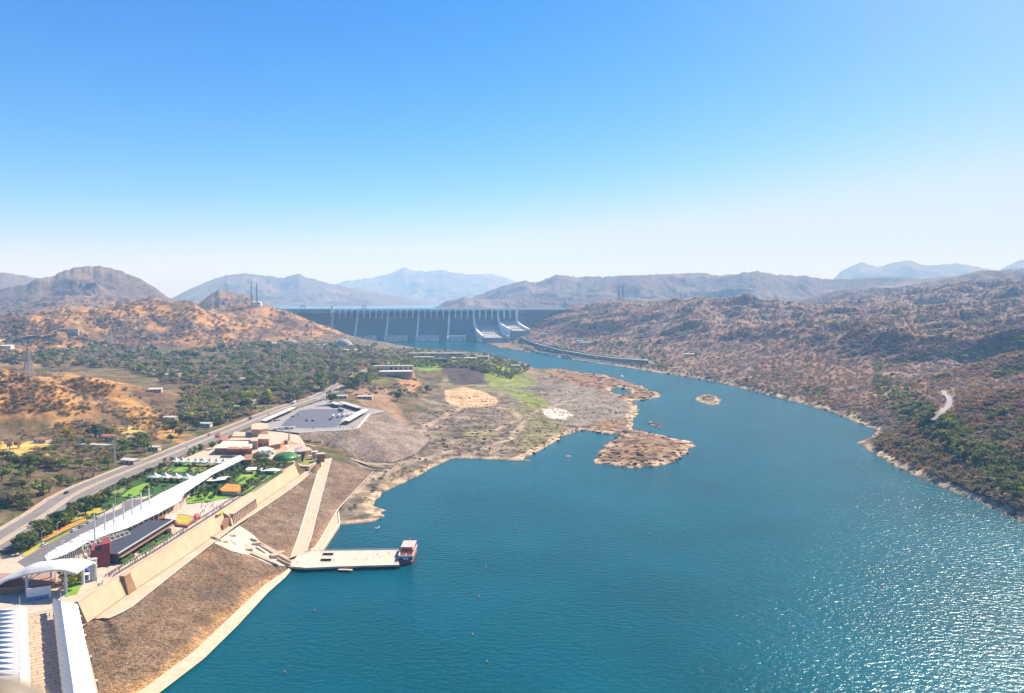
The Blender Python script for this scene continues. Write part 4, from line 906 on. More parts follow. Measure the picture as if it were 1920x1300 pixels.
# screen and plinth under it
scn = empty('display_panel', W(72, 1127, 25), 'wide pale panel with faint blue mountain picture under the arched canopy', 'display panel')
a, c = W(50, 1128, 25), W(96, 1121, 25)
b = MB(); bars(b, a, c, .5, 6.2); b.build('panel', mat('panel_white', (.62,.64,.68), .5), scn)
b = MB(); bars(b, a + Vector((.3, -.35, 0)), c + Vector((-.3, -.35, 0)), .12, 2.0); b.build('picture', mat('panel_blue', (.16,.20,.42), .5, vary=.6, scale=1.2), scn)
a, c = W(-40, 1120, 25), W(108, 1100, 25)
hb_ = empty('entrance_hall', W(60, 1105, 25), 'dark low entrance hall standing in the shade behind the pale panel', 'building')
b = MB(); P = [W(-60,1118,25), W(30,1114,25), W(100,1104,25), W(106,1085,25), W(-60,1092,25)]; b.prism([(p.x, p.y) for p in P], 25, 28.2); b.build('hall_wall', M_brown, hb_)
b = MB(); P = [W(-62,1119,25), W(30,1115.5,25), W(101,1105.5,25), W(107,1084,25), W(-62,1091,25)]; b.prism([(p.x, p.y) for p in P], 28.2, 28.7); b.build('roof', mat('hall_roof', (.34,.22,.18), .9), hb_)
# ---- footbridge with pleated canopies
BZ = 25.0
dk = empty('bridge', W(60, 1200, BZ), 'paved bridge deck leading from the plaza towards the viewpoint', 'bridge')
DL = [W(-75, 1150, BZ), W(-95, 1330, BZ)]; DR = [W(150, 1160, BZ), W(192, 1330, BZ)]
ext = lambda a, c: c + (c - a) * .7
pl = [DL[0], DR[0], ext(DR[0], DR[1]), ext(DL[0], DL[1])]
MB().prism([(p.x, p.y) for p in pl], BZ - 1.8, BZ + .12).build('deck', mat('deck_stone', (.58,.40,.27), .85, vary=.12, scale=.25), dk)
jd = (DR[1] - DR[0]).normalized(); jn = Vector((jd.y, -jd.x, 0)); b = MB()
o = W(68, 1150, BZ + .12)
for k in range(44):
    p = o + jd * (k * 3.1); b.box((p.x, p.y, BZ + .125), (36, .22, .02), math.atan2(-jn.y, -jn.x))
    if k % 2: 
        for s in (-4.5, 1.0, 6): q2 = p + jn * (s + (k % 4) * .8) + jd * 1.5; b.box((q2.x, q2.y, BZ + .125), (.22, 3.0, .02), math.atan2(-jn.y, -jn.x))
b.build('paving_joint', mat('joint_brown', (.16,.09,.06), .9), dk)
b = MB()
for k in range(6):
    for s in (-16, 0, 16): p = o + jd * (10 + k * 24) + jn * s; b.box((p.x, p.y, -3), (3, 2.2, 26.2), math.atan2(jn.y, jn.x))
b.each('bridge_pier', M_conc, dk)
def pleat_canopy(r0, r1, right0, right1, left0, left1, n, label, rz=32.5, ez=29.5):
    e = empty('pleated_canopy', W(*r0, BZ), label, 'canopy', 'pleated canopies along the bridge')
    R0, R1 = W(*r0, rz), W(*r1, rz); E0, E1 = W(*right0, ez), W(*right1, ez); F0, F1 = W(*left0, ez), W(*left1, ez)
    K = 1.5
    ex = lambda a, c, t: a + (c - a) * t
    N = int(n * K); b = MB(); bl = MB(); d = (R1 - R0).normalized(); s = (R1 - R0).length / n
    for k in range(N):
        t0, t1 = k / n, (k + 1) / n; a0, a1 = ex(R0, R1, t0), ex(R0, R1, t1); f0, f1 = ex(F0, F1, t0), ex(F0, F1, t1); e0, e1 = ex(E0, E1, t0), ex(E0, E1, t1)
        up = Vector((0, 0, 1)); m0 = f0.lerp(f1, .5)
        # left side: each bay a saw tooth, high at its far edge and low at its near edge, drawn to a point at the eave
        pts = [a0 + up * .25, f0 + up * 1.5, f0.lerp(f1, .6) + (f0 - a0) * .22 - up * .9, f1 - up * 1.7, a1 - up * .25]
        bl.add([tuple(p) for p in pts] + [tuple(p - up * .12) for p in pts], [(0,1,2,3,4), (9,8,7,6,5), (0,5,6,1), (1,6,7,2), (2,7,8,3), (3,8,9,4), (4,9,5,0)])
        em = (e0 + e1) / 2 + (e0 - a0) * .05; pts = [a0, a1, e1, em - up * .3, e0]
        b.add([tuple(p) for p in pts] + [tuple(p - up * .12) for p in pts], [(0,1,2,3,4), (9,8,7,6,5), (0,5,6,1), (1,6,7,2), (2,7,8,3), (3,8,9,4), (4,9,5,0)])
    bl.build('pleated_side', M_white, e); b.build('smooth_side', M_white, e)
    b = MB(); b.tube(R0 - up * .1, ex(R0, R1, K) - up * .1, .2, n=5); b.build('ridge_beam', M_steel, e)
    b = MB()
    for k in range(0, N + 1, 2): a0 = ex(R0, R1, k / n); b.tube((a0.x, a0.y, BZ), a0, .25, n=6)
    b.each('column', M_steel, e)
    MB().tube(R0, R0 + up * 4.2, .16, .08, n=6).build('spire', M_steel, e)
pleat_canopy((37,1136), (38,1290), (50,1140), (57,1292), (0,1150), (-24,1300), 16, 'left of the two long white pleated canopies on the bridge, cut by the photo edge')
pleat_canopy((114,1128), (139,1300), (145,1133), (180,1300), (100,1127), (119,1293), 16, 'right of the two long white pleated canopies, beside the stone slope')
# ---- long black building, maroon tower, cylinder pylon, blue stall
bb_ = empty('black_building', W(270, 1020, 25), 'long low black glass building between the white canopy and the riverside promenade', 'building')
F0, F1 = W(222, 1058, 25), W(322, 994, 25); d = (F1 - F0); d.z = 0; Lb = d.length; d.normalize(); nr2 = Vector((-d.y, d.x, 0)); dep = 12
def fr(a, o_): p = F0 + d * a + nr2 * o_; return (p.x, p.y)
MB().prism([fr(0, 0), fr(Lb, 0), fr(Lb, dep), fr(0, dep)], 25, 30.6).build('wall', M_black, bb_)
MB().prism([fr(-.6, .6), fr(Lb + .6, .6), fr(Lb + .6, dep + 3), fr(-.6, dep + 3)], 30.6, 31.0).build('roof', mat('roof_navy', (.055,.055,.075), .7), bb_)
b = MB(); p, q2 = fr(-1, -.5), fr(Lb + 1, -.5); b.tube((*p, 31.2), (*q2, 31.2), .5, n=8); b.build('roof_edge', mat('silver_trim', (.55,.55,.56), .35, metal=.5), bb_)
for k in range(12):
    a0 = 1.5 + k * (Lb - 3) / 12; p, q2 = fr(a0, -.06), fr(a0 + (Lb - 3) / 12 - .8, -.06); b = MB(); bars(b, (*p, 26.0), (*q2, 26.0), .12, 3.4); b.build('window', M_glass, bb_)
b = MB(); bars(b, (*fr(0, -1.2), 28.6), (*fr(Lb, -1.2), 28.6), 1.6, .25); b.build('ledge', M_brown, bb_)
b = MB(); bars(b, (*fr(Lb - 8, -2.2), 25), (*fr(Lb - 4, -2.2), 25), 3, 3.6); b.build('porch', M_sandl, bb_)
mt = empty('maroon_tower', W(198, 1064, 25), 'tall maroon box tower at the near end of the black building', 'tower')
P = wp([(190,1064),(207,1060),(208,1048),(192,1051)], 25); MB().prism([(p.x, p.y) for p in P], 25, 37.5).build('tower_body', M_maroon, mt)
P = wp([(170,1062),(189.5,1064),(191.5,1051),(176,1048)], 25); MB().prism([(p.x, p.y) for p in P], 25, 34).build('side_wing', M_maroon, mt)
cy = empty('banded_pylon', W(176, 1088, 25), 'silver-grey banded cylinder pylon in front of the maroon tower', 'pylon')
p = W(176, 1088, 25)
for k in range(3): MB().lathe((p.x, p.y, 25 + k * 3.8), [(1.7, 0), (1.7, 3.5), (1.95, 3.52), (1.95, 3.78)], 18).build('drum', mat('pylon_silver', (.48,.46,.42), .45), cy)
bs = empty('blue_stall', W(157, 1083, 25), 'blue canvas stall in deep shade beside the silver pylon', 'stall')
p = W(155, 1080, 25); MB().box((p.x, p.y, 25), (7, 5, 3.2), .3).build('canvas_wall', M_blue, bs); MB().box((p.x, p.y, 28.2), (7.8, 5.8, 1.4), .3, .4).build('canvas_roof', M_blue, bs)
kp = W(160, 1085, 25); k_ = empty('kiosk', kp, 'small pale blue kiosk with white roof at the foot of the silver pylon', 'kiosk'); MB().box((kp.x + 1, kp.y - 1, 25), (3, 3, 2.6), .3).build('kiosk_wall', mat('kiosk_blue', (.25,.35,.55), .5), k_); MB().box((kp.x + 1, kp.y - 1, 27.6), (3.8, 3.8, .3), .3).build('roof', M_white, k_)
# planters with red rims
def planter(pts, label, fill):
    P = wp(pts, 25); e = empty('planter', P[0], label, 'planter', None); c = sum(P, Vector()) / len(P); In = [c + (p - c) * .82 for p in P]
    MB().prism([(p.x, p.y) for p in P], 25, 26.3).build('rim', mat('red_rim', (.33,.09,.06), .8), e); MB().prism([(p.x, p.y) for p in In], 26.3, 26.45).build('planting', fill, e)
planter([(288,972),(304,960),(316,962),(318,968),(306,976),(290,977)], 'long red-rimmed planter beside the canopy edge', M_brown)
planter([(322,978),(330,968),(345,968),(364,972),(366,978),(352,990),(332,988)], 'large red-rimmed planter full of yellow grass on the promenade', M_lawny)
planter([(364,968),(372,966),(376,972),(368,976)], 'small red block planter right of the yellow one', M_rust)
# thin white shade roofs, pavilion with orange grass roof
def slab_roof(pts, z0, z1, m, label, wall=None, name='shade_roof', cat='roof', group=None):
    P = wp(pts, z1); e = empty(name, Vector((P[0].x, P[0].y, z0)), label, cat, group); c = sum(P, Vector()) / len(P)
    MB().prism([(p.x, p.y) for p in P], z1 - .35, z1).build('roof', m, e); In = [c + (p - c) * (.93 if wall else .85) for p in P]
    if wall: MB().prism([(p.x, p.y) for p in In], z0, z1 - .35).build('wall', wall, e)
    else:
        b = MB()
        for i, p in enumerate(In): b.tube((p.x, p.y, z0), (p.x, p.y, z1 - .35), .18, n=5)
        b.each('post', M_steel, e)
    return e
slab_roof([(412,917),(425,907),(450,909),(452,918),(446,922),(416,921)], 25, 28.5, M_orange, 'pavilion with an orange planted roof in the middle of the lawn', M_sandl, 'pavilion', 'pavilion')
slab_roof([(460,880),(466,876),(482,876),(480,881),(464,882)], 25, 28.5, M_white, 'short white shade roof at the head of the green lawn')
slab_roof([(485,881),(492,877),(516,878),(528,880),(522,883),(490,883)], 25, 28.5, M_white, 'longer white shade roof beside the railing')
slab_roof([(385,902),(392,896),(430,893),(434,898),(400,902)], 25, 28, M_white, 'white shade roof among the round trees near the walkway')
slab_roof([(455,857),(462,852),(474,852),(472,862),(458,863)], 25, 30, M_brown, 'dark brown pavilion where the walkway meets the complex', M_brown, 'pavilion', 'pavilion')
slab_roof([(330,975),(333,962),(312,965),(308,972)], 25, 27.5, M_pink, 'low pink roof at the black building corner')
# ---- sandstone complex
def block(pts, z0, z1, wm_, rm, label, name='sandstone_block', parts=(), cat='building', windows=0):
    P = wp(pts, z0); e = empty(name, sum(P, Vector()) / len(P), label, cat); q_ = [(p.x, p.y) for p in P]; c = sum(P, Vector()) / len(P)
    MB().prism(q_, z0 - .5, z1).build('wall', wm_, e)
    b = MB(); Q = [c + (p - c) * 1.03 for p in P]; b.prism([(p.x, p.y) for p in Q], z1, z1 + .5); b.build('roof', rm, e)
    if windows:
        i = max(range(len(P)), key=lambda k: (P[k - 1] - P[k]).length * (1 if (P[k - 1] + P[k]).y / 2 < c.y else .1)); a, c2 = P[i - 1], P[i]
        for k in range(windows):
            t = (k + .25) / windows; p = a.lerp(c2, t); q2 = a.lerp(c2, t + .5 / windows); off_ = ((a + c2) / 2 - c).normalized() * .1; b = MB(); bars(b, (p.x + off_.x, p.y + off_.y, z0 + 1.2), (q2.x + off_.x, q2.y + off_.y, z0 + 1.2), .2, min(2.2, z1 - z0 - 2)); b.build('window', M_glass, e)
    return e
block([(472,826),(489,827),(503,824),(503,815),(488,813),(473,816)], 25, 36.5, M_sand, M_sandl, 'tallest pink sandstone block of the complex, nearest the parking lot', windows=3)
block([(482,838),(504,838),(506,829),(486,829)], 25, 32.5, M_sand, M_sandl, 'brown-fronted block just in front of the tallest one', windows=4)
block([(470,843),(483,843),(484,836),(472,836)], 25, 33, M_sand, M_sandl, 'slim square tower in the middle of the complex', name='sandstone_tower', cat='tower')
block([(435,827),(472,827),(472,820),(441,818)], 25, 29.5, M_sand, M_sandl, 'low flat block left of the tallest block', windows=5)
block([(403,852),(472,852),(473,839),(420,838)], 25, 30.5, M_brown, mat('cream_roof', (.60,.52,.42), .8), 'wide low hall with a cream flat roof facing the gardens', name='garden_hall', windows=9)
block([(426,845),(448,845),(449,841),(428,841)], 31, 32, M_rust, M_rust, 'small orange roof court on top of the cream-roofed hall', name='roof_court', cat='roof court')
block([(452,845),(468,845),(469,841),(453,841)], 31, 32, M_rust, M_rust, 'second orange roof court beside the slim tower', name='roof_court', cat='roof court')
block([(428,833),(470,832),(470,828),(434,828)], 25, 28.5, M_sandl, M_sandl, 'narrow pale wing behind the cream-roofed hall', windows=6)
block([(504,846),(526,842),(534,834),(508,836)], 25, 30, M_rust, M_sandl, 'long wing with dark red front right of the slim tower', windows=5)
block([(524,834),(540,834),(540,828),(526,828)], 25, 29, M_sand, M_sandl, 'low block with pale roof near the visitors crowd', windows=2)
block([(484,856),(500,857),(514,850),(500,846),(486,848)], 25, 29, M_roofw, M_roofw, 'white-roofed service block covered with equipment behind the green dome', name='service_block', windows=3)
block([(405,826),(412,826),(413,820),(406,820)], 25, 29, M_maroon, M_maroon, 'small maroon cabin beside the road', name='cabin', cat='cabin')
block([(414,832),(426,832),(428,825),(416,824)], 25, 28, M_pink, M_rust, 'small pink stall left of the low flat block', name='stall', cat='stall')
for i, (px, py) in enumerate([(488,852),(495,850),(500,853),(506,849),(511,852),(492,848)]):
    p = W(px, py, 29.5); e = empty('rooftop_unit', (p.x, p.y, 29.5), 'white equipment box on the service block roof', 'equipment', 'white equipment boxes on the service block roof'); MB().box((p.x, p.y, 29.5), (2.6, 2, 1.6), .3, .9).build('housing', M_white, e); MB().lathe((p.x, p.y, 31.1), [(.7, 0), (.7, .3), (.3, .35)], 8).build('fan', M_dark, e)
# ramped pink terrace, obelisk
e = empty('obelisk', W(542, 832, 25), 'slender pink stone obelisk on a stepped base at the end of the complex', 'obelisk'); p = W(542, 832, 25)
MB().box((p.x, p.y, 25), (1.8, 1.8, 13.5), .3, .55).build('shaft', M_sandl, e); MB().box((p.x, p.y, 25), (22, 14, 3.2), .3, .25).build('stepped_base', mat('orange_stone', (.66,.42,.26), .85, vary=.15), e)
e = empty('ramp_terrace', W(524, 848, 25), 'sloping pink stone ramp leading towards the green dome', 'ramp')
P = [W(513, 852, 25.2), W(526, 850, 25.2), W(538, 838, 28.5), W(530, 836, 28.5)]; MB().add([tuple(p) for p in P] + [(p.x, p.y, 24.5) for p in P], [(0,1,2,3),(7,6,5,4),(0,4,5,1),(1,5,6,2),(2,6,7,3),(3,7,4,0)]).build('ramp_slab', M_sand, e)
# green domed net structure
e = empty('green_dome', W(536, 862, 25), 'glossy bright green oval dome with thin white ribs beside the garden', 'dome'); p = W(536, 860, 25)
MB().lathe((p.x, p.y, 25), [(11.5, 0), (11.2, 1.7), (9.6, 3.4), (7, 4.6), (3.6, 5.3), (.2, 5.5)], 28, 1.0, 1.25, .2).build('dome_skin', mat('dome_green', (.03,.16,.025), .45, vary=.1), e, smooth_=True)
b = MB()
for k in range(5):
    pr_ = None
    for s in range(13):
        t = math.pi * s / 12; x = math.cos(t) * 11.0 * math.sqrt(max(0, 1 - ((k - 2) / 3.2) ** 2)); y = (k - 2) * 4.0; z = 5.5 * math.sin(t) ** .8 * math.sqrt(max(0, 1 - ((k - 2) / 3.4) ** 2)) + .15
        q2 = Vector((p.x + x, p.y + y, 25 + z))
        if pr_ and s > 0: b.tube(pr_, q2, .14, n=4)
        pr_ = q2
b.build('rib', mat('dome_rib', (.35,.55,.30), .5), e)
# tent-roofed gazebo, oval garden court, kiosk
e = empty('gazebo', W(568, 850, 24.5), 'pale gazebo with a wide pyramid roof at the tip of the complex', 'gazebo'); p = W(568, 850, 24.5)
MB().box((p.x, p.y, 28), (15, 15, 3.6), .5, .02).build('roof', mat('gazebo_thatch', (.55,.44,.32), .9), e); b = MB()
for sx in (-5.5, 5.5):
    for sy in (-5.5, 5.5): b.tube((p.x + sx, p.y + sy, 24), (p.x + sx, p.y + sy, 28), .3, n=6)
b.each('post', M_brown, e)
P = wp([(556,868),(560,862),(570,857),(584,855),(594,857),(597,863),(592,870),(580,876),(566,876),(558,873)], 18.5); c = sum(P, Vector()) / len(P)
e = empty('garden_court', c, 'sunken oval garden court with a beige rim and grass inside', 'garden court'); Pi = [c + (p - c) * .8 for p in P]
b = MB(); n_ = len(P)
b.loft([[(*P[i].xy, 11), (*Pi[i].xy, 11), (*Pi[i].xy, 19.3), (*P[i].xy, 19.3)] for i in list(range(n_)) + [0]], cap=False); b.build('rim', M_sandl, e)
MB().poly([(p.x, p.y, 18.5) for p in (Pi if sum(Pi[i-1].x*Pi[i].y-Pi[i].x*Pi[i-1].y for i in range(n_))>0 else Pi[::-1])]).build('turf', M_olive, e)
p = W(601, 858, 22); e = empty('stair_kiosk', p, 'dark framed kiosk beside the top of the boat ramp', 'kiosk'); MB().box((p.x, p.y, 18), (7, 6, 7.5), .3).build('wall', M_brown, e); MB().box((p.x, p.y, 25.5), (8.5, 7, .5), .3).build('roof', M_sandl, e)
p = W(590, 853, 22); e = empty('lookout_cabin', p, 'small white-roofed cabin on the rim of the oval court', 'cabin'); MB().box((p.x, p.y, 20), (5, 4, 5), .3).build('wall', M_sandl, e); MB().box((p.x, p.y, 25), (6, 5, .4), .3).build('roof', M_white, e)
# ---- parking sheds
def shed(c0, c1, wd, z0, hh, label, group='long roofed sheds around the parking lot', rm=None):
    a, c = W(*c0, z0), W(*c1, z0); d = (c - a); L = d.length; d.normalize(); rz = math.atan2(d.y, d.x); m_ = (a + c) / 2; e = empty('open_shed', m_, label, 'shed', group, rz)
    b = MB(); b.loft([[(-L/2, -wd/2, hh), (-L/2, 0, hh + .9), (-L/2, wd/2, hh), (-L/2, wd/2, hh - .25), (-L/2, 0, hh + .65), (-L/2, -wd/2, hh - .25)], [(L/2, -wd/2, hh), (L/2, 0, hh + .9), (L/2, wd/2, hh), (L/2, wd/2, hh - .25), (L/2, 0, hh + .65), (L/2, -wd/2, hh - .25)]]); b.build('roof', rm or mat('shed_roof', (.66,.60,.50), .7, vary=.1, scale=.2), e, local=True)
    b = MB()
    for k in range(max(2, int(L / 7)) + 1):
        x = -L/2 + .6 + (L - 1.2) * k / max(2, int(L / 7))
        for s in (-1, 1): b.box((x, s * (wd / 2 - .5), 0), (.35, .35, hh - .2))
    b.each('post', M_dark, e, local=True)
    MB().box((0, wd * .2, 0), (L * .92, .2, hh * .55)).build('back_wall', M_brown, e, local=True)
shed((491,797),(549,771),8, 26, 4.6, 'long shed along the left side of the parking lot')
shed((647,797),(684,775),10, 26, 4.6, 'wide pale shed at the right side of the parking lot')
shed((618,758),(635,765),8, 26, 4.5, 'short dark-fronted shed at the back of the lot')
shed((640,760),(676,771),9, 26, 4.5, 'long white-roofed shed at the back right of the lot', rm=M_roofw)
# ---- vehicles
def make_car(name, label, cat, L, Wd, Hh, body, kind='car'):
    e = empty(name, (0, 0, 0), label, cat)
    b = MB()
    if kind == 'bus':
        b.loft([[(x, -Wd/2 + i_, z), (x, Wd/2 - i_, z)] + [(x, Wd/2 - i_, z2), (x, -Wd/2 + i_, z2)] for x, i_, z, z2 in ((-L/2, .15, .5, Hh - .25), (-L/2 + .3, 0, .4, Hh), (L/2 - .5, 0, .4, Hh), (L/2, .15, .5, Hh - .5))])
    else:
        b.loft([[(x, -Wd/2, .3), (x, Wd/2, .3), (x, Wd/2, z), (x, -Wd/2, z)] for x, z in ((-L/2, .75), (-L/2 + .25, .92), (L/2 - 1.2, .9), (L/2 - .1, .72), (L/2, .55))])
    b.build('body', body, e)
    if kind == 'bus':
        for s in (-1, 1): MB().box((0, s * (Wd/2 + .01), 1.5), (L * .88, .06, .95)).build('window', M_glass, e)
        MB().box((L/2 - .12, 0, 1.4), (.3, Wd * .86, 1.2)).build('windscreen', M_glass, e); MB().box((0, 0, Hh), (L * .3, Wd * .5, .25)).build('roof_unit', M_roofw, e)
    else:
        c0, c1 = -L * .42, L * .22
        b = MB(); b.loft([[(c0, -Wd*.46, .88), (c0, Wd*.46, .88), (c1, Wd*.46, .88), (c1, -Wd*.46, .88)], [(c0 + .35, -Wd*.38, Hh - .06), (c0 + .35, Wd*.38, Hh - .06), (c1 - .75, Wd*.38, Hh - .06), (c1 - .75, -Wd*.38, Hh - .06)]]); b.build('window', M_glass, e)
        MB().box(((c0 + c1) / 2 - .2, 0, Hh - .07), (c1 - c0 - 1.05, Wd * .78, .08)).build('roof', body, e)
        for s in (-1, 1): MB().box((L/2 - .06, s * Wd * .34, .6), (.14, .35, .16)).build('headlight', M_white, e)
    for sx in (-.31, .31):
        for s in (-1, 1): MB().tube((L * sx, s * (Wd/2 - .22), .36), (L * sx, s * (Wd/2 + .02), .36), .36, n=10).build('wheel', M_black, e)
    return e
M_cw = mat('car_white', (.72,.72,.72), .3, vary=.02, spec=.5); M_cg = mat('car_grey', (.25,.26,.28), .3, vary=.02, spec=.5); M_cr = mat('car_red', (.42,.05,.04), .3, vary=.02, spec=.5); M_cb = mat('car_blue', (.08,.13,.28), .3, vary=.02, spec=.5); M_cd = mat('car_dark', (.05,.05,.06), .3, vary=.02, spec=.5)
PROTO = {}
def vehicle(kind, col):
    key = (kind, col.name)
    if key in PROTO: return copy_tree(PROTO[key])
    if kind == 'bus': e = make_car('bus', 'x', 'bus', 11, 2.6, 3.3, col, 'bus')
    elif kind == 'van': e = make_car('van', 'x', 'van', 6.2, 2.2, 2.6, col, 'bus')
    else: e = make_car('parked_car', 'x', 'car', 4.3, 1.8, 1.5, col)
    PROTO[key] = e; return e
def put(kind, col, px, py, z, ang, label, group=None, sc_=1.0):
    e = vehicle(kind, col); p = W(px, py, z); place(e, p, ang, sc_, label, group)
    if group is None and 'group' in e: del e['group']
    return e
ra = lambda a, b, z=25: math.atan2(W(*b, z).y - W(*a, z).y, W(*b, z).x - W(*a, z).x)
sr = ra((100,1013), (185,972))
for px, py, col, lb in [(83,1023,M_cw,'white car nearest the viewpoint on the service road, beside the orange flower bed'), (139,996,M_cw,'white car at the near end of the row of cars by the canopy walkway'), (152,989,M_cg,'grey car second in the row by the canopy walkway'), (168,980,M_cw,'white car third in the row by the canopy walkway'), (184,972,M_cw,'white car at the far end of the row by the canopy walkway')]:
    put('car', col, px, py, 25.06, sr, lb, 'cars standing on the service road', 1.12)
hr = lambda px, py: ra((px - 8, py + 4), (px + 8, py - 4), 28)
for px, py, col, kd, lb in [(125,925,M_cd,'car','dark car driving on the left highway carriageway'), (60,1000,M_cw,'car','white car on the near highway carriageway at the left edge'), (352,838,M_cw,'car','white car on the highway level with the peaked canopies'), (310,862,M_cr,'car','red car on the highway above the gardens'), (392,816,M_cg,'car','grey car on the highway beside the roadside huts'), (430,806,M_cw,'car','white car on the highway before the parking lot'), (470,786,M_cb,'van','blue van on the highway left of the parking sheds'), (505,778,M_cw,'car','white car on the highway above the long left shed'), (552,757,M_cw,'bus','white bus on the highway at the corner of the parking lot'), (548,764,M_cr,'car','red car behind the white bus at the parking lot corner'), (600,741,M_cw,'car','white car far up the highway past the parking lot'), (640,722,M_cg,'car','grey car farthest up the highway among the trees')]:
    put(kd, col, px, py, 28.1, hr(px, py), lb, None, 1.1)
pb = ra((625,788), (632,776), 26)
for i, (px, py) in enumerate([(625,783),(636,782),(645,781),(653,780),(661,779)]):
    put('bus', M_cw, px, py, 26.1, pb, ['leftmost of the five white buses in the slanting row','second bus from the left in the slanting row','middle bus of the slanting row of five','fourth bus from the left in the slanting row','bus at the right end of the row, nearest the wide pale shed'][i], 'white buses parked in a slanting row')
put('bus', M_cg, 639, 771, 26.1, pb + .6, 'grey bus parked alone behind the slanting row of buses'); put('bus', M_cw, 583, 750, 26.1, 1.0, 'white bus standing at the far left corner of the lot'); put('bus', M_cw, 596, 752, 26.1, 1.2, 'white bus at the back of the lot beside the trees'); put('van', M_cb, 620, 787, 26.1, pb, 'dark blue van in front of the slanting bus row')
for i, (px, py) in enumerate([(516,806),(521,806),(527,805),(533,805),(539,804.5),(545,804.5),(551,804)]):
    put('van', M_cw if i not in (4,) else M_cg, px, py, 26.1, 1.35, 'white van in the tight row behind the tallest sandstone block' if i != 4 else 'grey van among the white vans behind the tallest block', 'vans in a tight row at the near edge of the lot')
for i, (px, py) in enumerate([(502,791),(507,791),(511,790),(516,790),(521,789),(525,789)]):
    put('car', [M_cw,M_cg,M_cw,M_cd,M_cw,M_cw][i], px, py, 26.1, 1.3, 'car in the small row at the end of the long left shed', 'cars at the end of the long left shed')
for i, (px, py) in enumerate([(575,787),(576,790),(587,788),(587,790),(549,782),(560,778)]):
    put('car', [M_cw,M_cg,M_cw,M_cb,M_cd,M_cw][i], px, py, 26.1, .1, 'car standing out on the open asphalt of the lot', 'cars out on the open asphalt')
for i in range(14):
    px = 412 + i * 6.2; py = 796 - i * 2.75
    put('car', random.choice([M_cw, M_cg, M_cd, M_cw]), px, py, 28.1, hr(px, py) + 1.2, 'car parked in the line along the left side of the highway', 'cars parked along the left highway edge')
for i in range(9): px = 452 + i * 5; put('car', random.choice([M_cw, M_cr, M_cg, M_cd]), px, 806 - i * 1.5, 25.1, random.uniform(0, 3), 'car among the small cars by the pink stalls near the road junction', 'cars by the pink stalls')
# motorbikes on the forecourt
def motorbike():
    e = empty('motorbike', (0, 0, 0), 'dark motorbike parked on the grey forecourt between road and gardens', 'motorbike', 'motorbikes on the grey forecourt')
    b = MB(); b.loft([[(-.9,-.12,.6),(-.9,.12,.6),(-.9,.12,.8),(-.9,-.12,.8)], [(0,-.18,.45),(0,.18,.45),(0,.18,.95),(0,-.18,.95)], [(.7,-.1,.7),(.7,.1,.7),(.7,.1,1.05),(.7,-.1,1.05)]]); b.box((.62, 0, 1.05), (.08, .7, .06)); b.build('frame', M_cd, e)
    for x in (-.7, .7): MB().tube((x, -.06, .33), (x, .06, .33), .33, n=10).build('wheel', M_black, e)
    return e
mb0 = motorbike(); first = True
for i in range(16):
    px = 262 + (i % 8) * 3.6 + random.uniform(-1, 1); py = 887 - (i % 8) * 1.7 + (i // 8) * 5; e = mb0 if first else copy_tree(mb0); first = False; place(e, W(px, py, 25.06), random.uniform(0, 3), 1.15)

# ---- people: one continuous lofted figure each
SK = mat('skin', (.22,.12,.07), .6, vary=.05)
CLO = {k: mat('cloth_' + k, c, .85, vary=.05) for k, c in {'white': (.7,.7,.68), 'dark': (.04,.045,.06), 'red': (.5,.06,.05), 'blue': (.08,.15,.4), 'orange': (.6,.25,.05), 'grey': (.25,.25,.26), 'green': (.08,.22,.1), 'pink': (.6,.3,.32)}.items()}
def person_mesh(top, bot, stride, sit=False):
    n = 8; V = []; F = []; MI = []
    def ring(c, rx, ry): return [(c[0] + rx * math.cos(2 * math.pi * k / n), c[1] + ry * math.sin(2 * math.pi * k / n), c[2]) for k in range(n)]
    def chain(rings, mis, cap0=True, cap1=True):
        o = len(V)
        for r_ in rings: V.extend(r_)
        for k in range(len(rings) - 1):
            for i in range(n): j = (i + 1) % n; F.append((o + k * n + i, o + k * n + j, o + (k + 1) * n + j, o + (k + 1) * n + i)); MI.append(mis[k])
        if cap0: F.append(tuple(o + i for i in range(n - 1, -1, -1))); MI.append(mis[0])
        if cap1: F.append(tuple(o + (len(rings) - 1) * n + i for i in range(n))); MI.append(mis[-1])
    for s in (-1, 1):
        st = stride * s
        chain([ring((st + .08, s * .09, .0), .13, .055), ring((st + .03, s * .09, .09), .06, .05), ring((st * .6, s * .09, .45), .065, .06), ring((.02 * s, s * .09, .88), .1, .085)], [1, 1, 1], True, True)
        chain([ring((-st * .8 + .05, s * .27, .78), .035, .045), ring((-st * .5, s * .27, .95), .04, .04), ring((-st * .3, s * .26, 1.14), .048, .045), ring((0, s * .21, 1.42), .06, .06)], [2, 0, 0], True, True)
    chain([ring((0, 0, .84), .12, .17), ring((0, 0, 1.0), .11, .15), ring((0, 0, 1.3), .12, .2), ring((0, 0, 1.45), .09, .17), ring((0, 0, 1.5), .055, .06), ring((.01, 0, 1.55), .06, .06), ring((.02, 0, 1.62), .1, .08), ring((.01, 0, 1.7), .1, .08), ring((0, 0, 1.77), .05, .045)], [1, 0, 0, 0, 2, 2, 2, 3], True, True)
    me = bpy.data.meshes.new('person'); me.from_pydata(V, [], F); 
    for m in (CLO[top], CLO[bot], SK, M_black): me.materials.append(m)
    me.polygons.foreach_set('material_index', MI); me.polygons.foreach_set('use_smooth', [True] * len(F)); me.update(); return me
PM = {}
